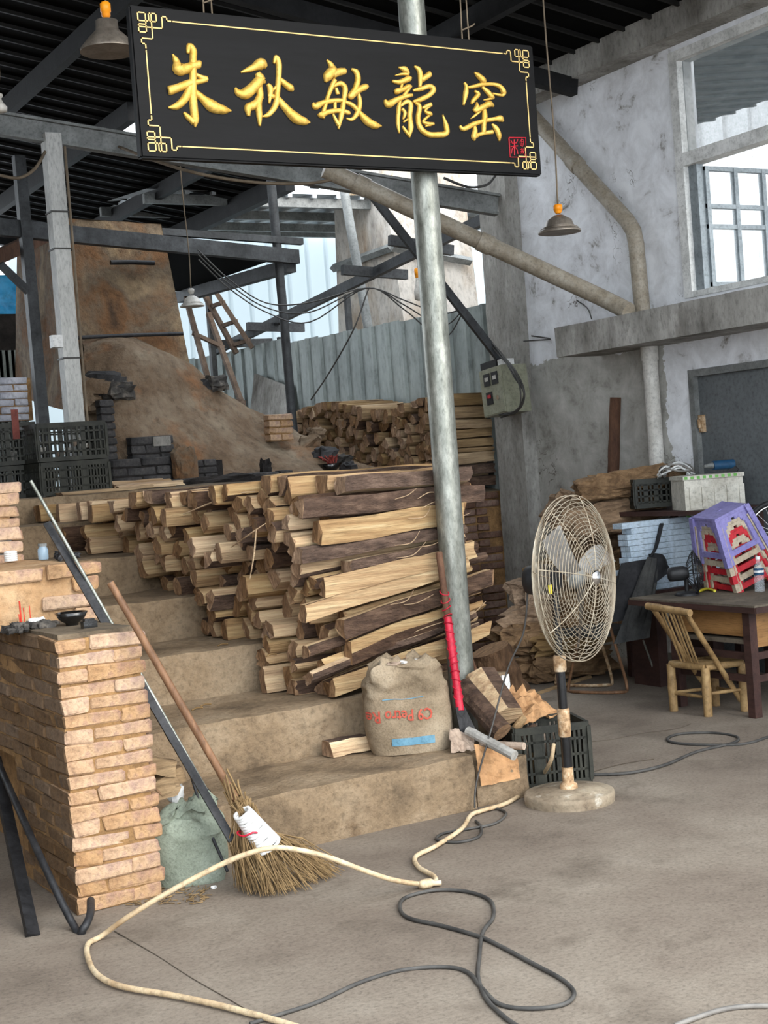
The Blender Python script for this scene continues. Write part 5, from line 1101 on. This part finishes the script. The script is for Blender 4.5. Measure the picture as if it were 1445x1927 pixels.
crump('cement_paper', (PY(893, 1400, 5.48), PY(975, 1425, 5.48), PY(978, 1465, 5.452), PY(905, 1480, 5.452)), 12, 10, .012, m_paper, 'torn cement bag paper on the broken step end', 'paper', 6)
mb = MB(); mb.blob(PY(950, 1284, 5.9), (.03, .015, .035), 3, .6, 3, 8, 6); tag(mb.build('paper_scrap', m_white), 'white scrap behind the split log', 'scrap')
crate((4.11, 5.66, 0), .36, .28, .30, -.35, 'black slatted crate full of sticks behind the fan base', nx=16, nz=4)
for i in range(9):
    a = V((4.11+U(-.14, .14), 5.66+U(-.1, .1), .02)); rod_log('crate_stick', a, a+V((U(-.1, .1), U(-.08, .08), U(.12, .3))), .012, .01, m_split2 if i % 2 else m_rag, 'stick or scrap standing inside the slatted crate', 'stick', 6)['group'] = 'sticks in the slatted crate'
# ================================================================== LOG HEAP AT THE RIGHT WALL
def glog(xa, ya, xb, yb, Yq, r, lab, seed, Yb=None, m=None, fl=.85):
    a, b = PY(xa, ya, Yq), PY(xb, yb, Yq if Yb is None else Yb); d = b-a; c = (a+b)/2; L = d.length/2+.02; s_, u = frame(d); Rm = Matrix((d.normalized(), s_, u)).transposed()
    c.z = max(c.z, r*fl+.005); c.x = min(c.x, 6.80-abs(d.x)/2)
    mb = MB(); mb.blob(c, (L, r, r*fl), seed, .38, 2.4, 24, 14, Rm, 0, False, .55); return tag(mb.build('gnarled_log', m or m_gnarl), lab, 'log')
glog(1075, 955, 1160, 960, 8.45, .15, 'sawn dark log end on top of the heap behind the fan', 1)
glog(1160, 985, 1330, 935, 7.95, .13, 'long gnarled root log sloping up behind the pale profiles', 2, 7.8)
glog(1185, 915, 1360, 885, 7.95, .10, 'upper splintered log below the white drain pipe', 3, 7.6)
glog(1100, 1030, 1200, 1010, 8.2, .15, 'rough log in the heap left of the pale profiles', 4)
glog(1005, 1085, 1060, 1070, 8.55, .10, 'pale cut log end left of the fan cage', 5, None, m_split2)
glog(975, 1118, 1120, 1110, 8.4, .14, 'dark round log in the middle of the heap', 6)
glog(950, 1175, 1130, 1150, 8.3, .13, 'flat barked slab in the heap behind the fan', 7)
glog(935, 1205, 1090, 1195, 8.2, .13, 'twisted root log low in the heap behind the fan', 8)
glog(1000, 1220, 1150, 1185, 8.05, .09, 'pale split log low in the heap behind the fan pole', 9, None, m_split2)
glog(985, 1265, 1140, 1245, 8.1, .12, 'bottom log of the heap lying on the floor', 10)
glog(1130, 1150, 1260, 1130, 8.1, .2, 'broad log hidden behind the black cloth', 11)
glog(1150, 1070, 1260, 1050, 8.1, .16, 'dark log right of the fan cage', 12)
sq = PY(955, 1290, 7.78); rod_log('stump', V((sq.x, sq.y, 0)), V((sq.x-.11, sq.y+.02, .34)), .15, .135, m_bark2, 'upright pine stump with thick cracked bark', 'stump', 16, .15)
rod_log('stick', PX(1152, 945, 6.90), PX(1158, 748, 6.94), .045, .042, m_stick, 'reddish brown trunk standing against the grey wall', 'stick')
rod_log('stick', PZ(1000, 1310), PZ(1110, 1275), .018, .02, m_split2, 'thin pole lying on the floor before the log heap', 'stick')
# ================================================================== DESK CORNER (right)
DZt = .655
dk = thing('desk', (6.25, 6.3, 0), 'old dark wooden desk with dusty top by the grey door', 'desk')
mb = MB(); rough_slab(mb, (5.80, 5.90, DZt-.035), (6.72, 6.98, DZt), .003, .12, 31); mb.build('desk_top', m_desktop, dk)
mb = MB(); mb.b2((5.795, 5.895, DZt-.045), (5.812, 6.985, DZt-.012)); mb.b2((5.8, 5.888, DZt-.045), (6.72, 5.902, DZt-.012)); mb.build('edge_band', m_desk, dk)
for x, y in ((5.87, 6.02), (5.87, 6.64), (6.64, 6.02), (6.64, 6.9)): mb = MB(); mb.beam((x, y, 0), (x, y, DZt-.035), .055, .055, (0, 1, 0)); mb.build('leg', m_desk, dk)
mb = MB(); mb.b2((5.88, 6.05, .46), (5.892, 6.61, DZt-.04)); mb.build('drawer_front', m_ply, dk)
mb = MB(); mb.b2((5.9, 6.0, .40), (6.62, 6.012, DZt-.04)); mb.build('end_panel', m_ply, dk)
mb = MB(); mb.b2((5.86, 6.05, .42), (6.6, 6.61, .445)); mb.build('shelf', m_desktop, dk)
for z in (.33, .20): mb = MB(); mb.b2((5.86, 6.05, z), (5.885, 6.61, z+.04)); mb.build('rail', m_desk, dk); mb = MB(); mb.b2((5.9, 6.0, z), (6.62, 6.02, z+.04)); mb.build('rail', m_desk, dk)
mb = MB(); mb.prism([(5.90, 5.995, DZt-.04), (6.05, 5.995, DZt-.04), (5.97, 5.995, DZt-.10), (5.90, 5.995, DZt-.13)], (0, .015, 0)); mb.build('bracket', m_ply, dk)
# bamboo chair
bc_ = thing('bamboo_chair', (5.80, 6.36, 0), 'small bamboo chair pushed under the desk edge', 'chair')
La, Lb = PZ(1268, 1338), PZ(1333, 1348); Lc, Ld = PZ(1347, 1328)+V((0, 0, 0)), PZ(1402, 1338); sz = .285
def bam(a, b, r, nm='bar', nodes=2):
    a, b = V(a), V(b); n = 4*nodes+1; P = [lerp(a, b, i/(n-1)) for i in range(n)]; mb = MB(); mb.tube(P, [r*(1.12 if i % 4 == 2 else 1) for i in range(n)], 10); mb.build(nm, m_bamboo, bc_)
H = V((0, 0, 1))
for q in (La, Lb, Lc, Ld): bam(q, q+H*sz, .026, 'leg', 1)
for a, b in ((La, Lb), (Lb, Ld), (La, Lc), (Lc, Ld)): bam(a+H*sz, b+H*sz, .020, 'seat_rail', 1); bam(a+H*(.11 if a is not Lb else .13), b+H*(.11 if a is not Lb else .13), .010, 'stretcher', 1)
mb = MB()
for k in range(7): f = (k+.5)/7; mb.tube([lerp(La, Lc, f)+H*(sz+.004), lerp(Lb, Ld, f)+H*(sz+.004)], .011, 6)
mb.build('seat_slats', m_bamboo, bc_)
T0, T1 = PX(1222, 1141, 5.53), PX(1294, 1153, 5.53); d_ = (T1-T0)*.06; bam(T0-d_, T1+d_, .021, 'top_rail', 2)
bam(T1-d_, Ld+H*.06+V((.0, .03, 0)), .016, 'back_post', 2); bam(T0+d_, Lc+H*.06+V((0, .03, 0)), .016, 'back_post', 2)
for f in (.28, .38, .50, .58, .68, .76): bam(lerp(T0, T1, f), lerp(La, Lb, f)+H*sz+V((.02, 0, 0)), .006, 'back_spindle', 1)
# desk things
fq = PZ(1292, 1112, DZt); fq = V((6.05, 6.72, DZt))
df = thing('desk_fan', fq, 'small black desk fan on the far end of the desk', 'fan'); fcn = PY(1308, 1076, 6.66); dx = V((.80, -.60, .05)).normalized(); sx2, sy2 = frame(dx)
mb = MB(); mb.lathe(fq, [(.075, 0), (.075, .012), (.06, .02), (.02, .026)], 22); mb.tube([fq+H*.02, V((fq.x, fq.y, fcn.z-.03))], .014, 8); mb.build('stand', m_black, df)
mb = MB(); mb.lathe(fcn-dx*.17, [(.025, 0), (.042, .01), (.045, .03), (.045, .10), (.03, .13)], 20, dx); mb.build('motor', m_black, df)
mb = MB()
for k in range(7): r = .03+.10*k/6; mb.tube([fcn+dx*(.05*(1-(r/.13)**2))+(sx2*math.cos(t)+sy2*math.sin(t))*r for t in [2*math.pi*q/28 for q in range(28)]], .0025 if k < 6 else .006, 4, True)
for k in range(24): t = 2*math.pi*k/24; mb.tube([fcn+dx*(.05*(1-(r/.13)**2))+(sx2*math.cos(t)+sy2*math.sin(t))*r for r in (.03, .08, .13)], .0018, 4); mb.tube([fcn-dx*.05+(sx2*math.cos(t)+sy2*math.sin(t))*.05, fcn-dx*.02+(sx2*math.cos(t)+sy2*math.sin(t))*.11, fcn+(sx2*math.cos(t)+sy2*math.sin(t))*.13], .0018, 4)
mb.build('guard', m_black, df)
for k in range(3):
    mb = MB(); t0 = 2.1*k; mb.grid(lambda u, v: fcn-dx*(.01+.02*(u-.5))+(sx2*math.cos(t0+(u-.5)*.9)+sy2*math.sin(t0+(u-.5)*.9))*(.02+.085*v), 5, 5); mb.build('blade', m_glassc, df)
wire('ribbon', [PZ(1290, 1116, DZt+.008), PZ(1310, 1114, DZt+.012), PZ(1330, 1108, DZt+.012), PZ(1345, 1112, DZt+.01)], .010, m_yellow, 'yellow ribbon lying at the foot of the desk fan', 5, 'ribbon')
bq = PZ(1430, 1114, DZt); bt = thing('water_bottle', bq, 'clear plastic water bottle with blue label on the desk', 'bottle')
mb = MB(); mb.lathe(bq, [(.026, 0), (.031, .006), (.031, .03), (.028, .036), (.031, .042), (.031, .14), (.022, .165), (.013, .185), (.012, .20)], 24); mb.build('bottle_body', m_glassc, bt)
mb = MB(); mb.lathe(bq+H*.105, [(.0318, 0), (.0318, .042)], 24, caps=False); mb.build('label_wrap', m_blue, bt); mb = MB(); mb.lathe(bq+H*.12, [(.0322, 0), (.0322, .014)], 24, caps=False); mb.build('label_stripe', m_white, bt)
mb = MB(); mb.lathe(bq+H*.20, [(.014, 0), (.014, .016), (.012, .018)], 16); mb.build('cap', m_white, bt)
mb = MB(); mb.blob(PZ(1372, 1106, DZt)+H*.05, (.10, .06, .055), 5, .45, 3.2, 22, 14); tag(mb.build('rag', m_rag), 'crumpled dusty rag on the desk before the stools', 'rag')
mb = MB(); q = PZ(1445, 1095, DZt); mb.blob(q+V((.05, .02, .05)), (.06, .05, .05), 8, .4, 3, 14, 10); tag(mb.build('cardboard_bit', m_ply), 'brown scrap behind the water bottle', 'scrap')
# nested stools
def stool(Mx, name, mat, label, hgt=.30, a=.115, b=.165):
    t = thing(name, Mx.to_translation(), label, 'stool', 'nested plastic stools'); th = .012
    def P(s_, u, v, o=0):   # side s, u in -1..1 across, v 0 top..1 bottom
        hw_ = a+(b-a)*v-o; x, y = u*hw_, -hw_
        for _ in range(s_): x, y = -y, x
        return V((x, y, -hgt*v))
    for s_ in range(4):
        mb = MB(Mx); N = 11
        holes = lambda u, v: (abs(u) < .60 and .13+.16*(u/.6)**2 < v < .72) or (abs(u) < .66 and v > .84)
        for j in range(18):
            for i in range(20):
                u0, u1 = -1+i*.1, -.9+i*.1; v0, v1 = j/18, (j+1)/18
                if holes((u0+u1)/2, (v0+v1)/2): continue
                q = [P(s_, u0, v0), P(s_, u1, v0), P(s_, u1, v1), P(s_, u0, v1)]; q2 = [P(s_, u0, v0, th), P(s_, u1, v0, th), P(s_, u1, v1, th), P(s_, u0, v1, th)]
                mb.add(q+q2, [(0, 1, 2, 3), (7, 6, 5, 4), (0, 4, 5, 1), (1, 5, 6, 2), (2, 6, 7, 3), (3, 7, 4, 0)])
        mb.build('side', mat, t)
    mb = MB(Mx); mb.b2((-a-.006, -a-.006, -.012), (a+.006, a+.006, .006)); mb.lathe((0, 0, .006), [(.02, 0), (.018, .003)], 12); mb.build('seat', mat, t)
    for q in range(4):
        ang = math.pi/2*q; mb = MB(Mx @ Matrix.Rotation(ang, 4, 'Z')); mb.beam((a, -a, 0), (b, -b, -hgt), .035, .035); mb.build('leg', mat, t)
    return t
Tp, Bt = PY(1352, 962, 6.62), PY(1418, 1098, 6.50); axz = (Tp-Bt).normalized()
axz = (axz+V((-.05, -.25, 0))).normalized(); xx = V((.80, -.55, 0)); xx = (xx-axz*xx.dot(axz)).normalized(); yy_ = axz.cross(xx)
Rm = Matrix((xx, yy_, axz)).transposed() @ Matrix.Rotation(math.radians(28), 3, 'Z')
for k, (mt_, nm, lb) in enumerate(((m_purple, 'plastic_stool', 'purple plastic stool outermost of the nested stack'), (m_beige, 'plastic_stool', 'beige plastic stool nested under the purple one'), (m_redp, 'plastic_stool', 'red plastic stool nested inside the beige one'), (m_beige, 'plastic_stool', 'innermost beige stool of the nested stack'), (m_redp, 'plastic_stool', 'lowest red stool of the nested stack'))):
    off = -axz*(.056*k); stool(Matrix.Translation(Tp+off) @ Rm.to_4x4(), nm, mt_, lb, .30, .118-.002*k, .160-.003*k)
# pale profiles
bn = thing('trestle', (6.45, 7.4, 0), 'rough trestle holding the pale profiles', 'trestle')
for x in (6.25, 6.75): mb = MB(); mb.b2((x, 7.26, 0), (x+.08, 7.52, .60)); mb.build('upright', m_desk, bn)
mb = MB(); mb.b2((6.1, 7.24, .60), (6.92, 7.54, .64)); mb.build('plank', m_desk, bn)
for k in range(12):
    z = .641+k*.0385; x0_ = PY(1178, 1000, 7.3).x+U(-.05, .07); mb = MB()
    mb.b2((x0_, 7.30, z), (6.90, 7.345, z+.036)); mb.b2((x0_+.0, 7.35, z), (6.90, 7.395, z+.034)); tag(mb.build('metal_profile', m_alu), 'pale blue white metal profile in the stacked bundle', 'profile', 'bundle of pale profiles')
# black cloth over a tube chair
ch_ = thing('tube_chair', (6.05, 7.4, 0), 'brown steel tube chair under the black coat', 'chair')
for dy in (0, .30):
    base = [PZ(1068, 1302), PZ(1178, 1304)]; o_ = V((.12*dy/.3, dy, 0))
    pts_ = [PY(1086, 1215, 7.5)+o_, PZ(1070, 1298)+o_+H*.02, PZ(1082, 1305)+o_+H*.012, PZ(1165, 1306)+o_+H*.012, PZ(1180, 1298)+o_+H*.02, PY(1158, 1215, 7.35)+o_, PY(1140, 1150, 7.35)+o_]
    mb = MB(); mb.tube(cr(pts_, 5), .011, 8); mb.build('frame_tube', m_rustp if dy else m_handle, ch_)
mb = MB(); a = PY(1150, 1190, 7.38); mb.b2(a+V((-.18, -.03, -.02)), a+V((.22, .36, .02))); mb.build('seat', m_cloth2, ch_)
mb = MB(); mb.tube(cr([PY(1160, 1190, 7.68), PY(1172, 1110, 7.72), PY(1195, 1060, 7.72), PY(1235, 1060, 7.62), PY(1240, 1110, 7.5), PY(1230, 1200, 7.4)], 5), .011, 8); mb.build('back_tube', m_handle, ch_)
mb = MB(); mb.tube([PY(1210, 1205, 7.3), PZ(1240, 1288)], .007, 6); mb.build('strut', m_steel, ch_)
ct = thing('coat', PY(1195, 1200, 7.2), 'black coat and bag hanging over the tube chair', 'coat')
def drape(name, corners, amp, mat, seed, par, bulge=.05, nu=18, nv=20):
    a, b, c, d = corners; sp_ = V((seed, 0, seed)); mb = MB(); nrm = (d-a).cross(b-a).normalized()
    if nrm.y > 0: nrm = -nrm
    for th in (0, 1): mb.grid(lambda u, v: lerp(lerp(a, b, u), lerp(d, c, u), v)+nrm*((bulge*math.sin(math.pi*u)*math.sin(math.pi*min(1, v+.15))+amp*noise.noise(V((u*4, v*1.6, 0))+sp_)+amp*.5*noise.noise(V((u*9, v*3, 0))+sp_))*(1-1.6*th)), nu, nv)
    return mb.build(name, mat, par)
drape('coat_body', (PY(1168, 1060, 7.25), PY(1232, 1050, 7.25), PY(1222, 1160, 7.15), PY(1146, 1172, 7.2)), .03, m_cloth, 1, ct, .10)
drape('hanging_flap', (PY(1218, 1048, 7.12), PY(1240, 1052, 7.12), PY(1222, 1200, 7.08), PY(1155, 1212, 7.12)), .02, m_cloth2, 3, ct, .03)
drape('hood', (PY(1220, 1042, 7.16), PY(1248, 1044, 7.16), PY(1262, 1075, 7.1), PY(1228, 1100, 7.1)), .02, m_cloth, 5, ct, .04, 10, 10)
mb = MB(); mb.tube(cr([PY(1245, 985, 7.27), PY(1238, 1015, 7.26), PY(1232, 1035, 7.2), PY(1222, 1050, 7.12)], 4), .022, 6, flat=.3); mb.build('strap', m_cloth, ct)
# basket, foam box and tangle on a stand behind the stools
sv = thing('wall_shelf_stand', (6.7, 7.3, 0), 'plain wooden stand carrying the basket and foam box', 'stand')
zb = 1.15
for x, y in ((6.45, 6.95), (6.93, 6.95), (6.93, 7.78), (6.45, 7.78)): mb = MB(); mb.b2((x-.02, y-.02, 0), (x+.02, y+.02, zb-.03)); mb.build('leg', m_desk, sv)
mb = MB(); mb.b2((6.42, 6.9, zb-.03), (6.96, 7.82, zb)); mb.build('board', m_desk, sv)
crate((6.60, 7.64, zb+.02), .25, .24, .20, -.5, 'small black basket crate on the stand beside the foam box', nx=7, nz=5)
fxb = thing('foam_box', (6.75, 7.15, zb), 'white foam box with fluted sides and green tape', 'box')
Mf = Matrix.Translation((6.70, 7.18, zb)) @ Matrix.Rotation(-.42, 4, 'Z')
mb = MB(Mf); mb.b2((-.2, -.14, 0), (.2, .14, .20))
for k in range(5): mb.b2((-.17+.085*k, -.148, .01), (-.135+.085*k, -.139, .15))
mb.build('body', m_foam, fxb); mb = MB(Mf); mb.b2((-.208, -.15, .20), (.208, .15, .225)); mb.build('lid', m_foam, fxb)
mb = MB(Mf)
for k in range(9): mb.b2((-.20+.042*k, -.1515, .203), (-.178+.042*k, -.1502, .222))
mb.build('green_tape', m_green, fxb)
ctr = V((6.66, 7.42, zb+.25))
for k in range(6):
    L = [ctr+V((math.cos(t)*.13*U(.6, 1.2), math.sin(t)*.13*U(.5, 1.1), U(-.02, .05)+.02*math.sin(2*t))) for t in [2*math.pi*q/6 for q in range(6)]]
    wire('tangled_cord', L, .006, m_cableg if k % 2 else m_white, 'pale loop in the cord tangle above the basket', 5, 'cord', 5, True, 'tangled cords')
wire('tangled_cord', [PY(1395, 885, 7.3), PY(1340, 900, 7.3), PY(1300, 920, 7.3), PY(1280, 945, 7.28), PY(1290, 968, 7.25), PY(1315, 980, 7.2)], .008, m_green, 'bright green cord curving down round the basket', 6, 'cord')
dq = Mf @ V((.12, 0, .225)); dl = thing('power_drill', dq, 'blue power tool lying on the foam box', 'power tool')
mb = MB(); mb.tube([dq+V((-.07, .02, .055)), dq+V((.07, -.03, .055))], .032, 12); mb.build('motor_body', m_blue, dl); mb = MB(); mb.beam(dq+V((.05, -.02, .04)), dq+V((.07, -.05, -.0)), .03, .05); mb.build('grip', m_black, dl); mb = MB(); mb.tube([dq+V((-.13, .04, .055)), dq+V((-.07, .02, .055))], [.01, .022], 10); mb.build('chuck', m_grey, dl)
# bicycle wheel at the right edge
wc = PY(1462, 1000, 6.55); bk = thing('bicycle_wheel', (wc.x, wc.y, DZt), 'black bicycle wheel half cut by the right edge', 'wheel'); wx, wz = V((.75, -.66, 0)), V((0, 0, 1))
def wp(r, t): return wc+(wx*math.cos(t)+wz*math.sin(t))*r
mb = MB(); mb.tube([wp(.185, 2*math.pi*q/40) for q in range(40)], .018, 8, True); mb.build('tyre', m_black, bk)
mb = MB(); mb.tube([wp(.165, 2*math.pi*q/40) for q in range(40)], .008, 6, True); mb.build('rim', m_chrome, bk)
for q in range(16): mb = MB(); mb.tube([wp(.015, q*.39+.5), wp(.165, q*.39)], .0015, 3); mb.build('spoke', m_chrome, bk)
mb = MB(); mb.lathe(wc-wx.cross(wz)*.03, [(.018, 0), (.018, .06)], 12, wx.cross(wz)); mb.build('hub', m_grey, bk)
wire('brake_tube', [PY(1390, 965, 6.75), PY(1420, 958, 6.72), PY(1450, 955, 6.7)], .012, m_black, 'black tube above the bicycle wheel', 4, 'tube')
# orange lamp cover at the wood stack
mb = MB(); mb.blob(PY(880, 922, 9.85), (.05, .03, .045), 2, .1, 2, 14, 10, sm=True); tag(mb.build('orange_bag', m_orange), 'small orange plastic bag on the brick retaining wall', 'bag')
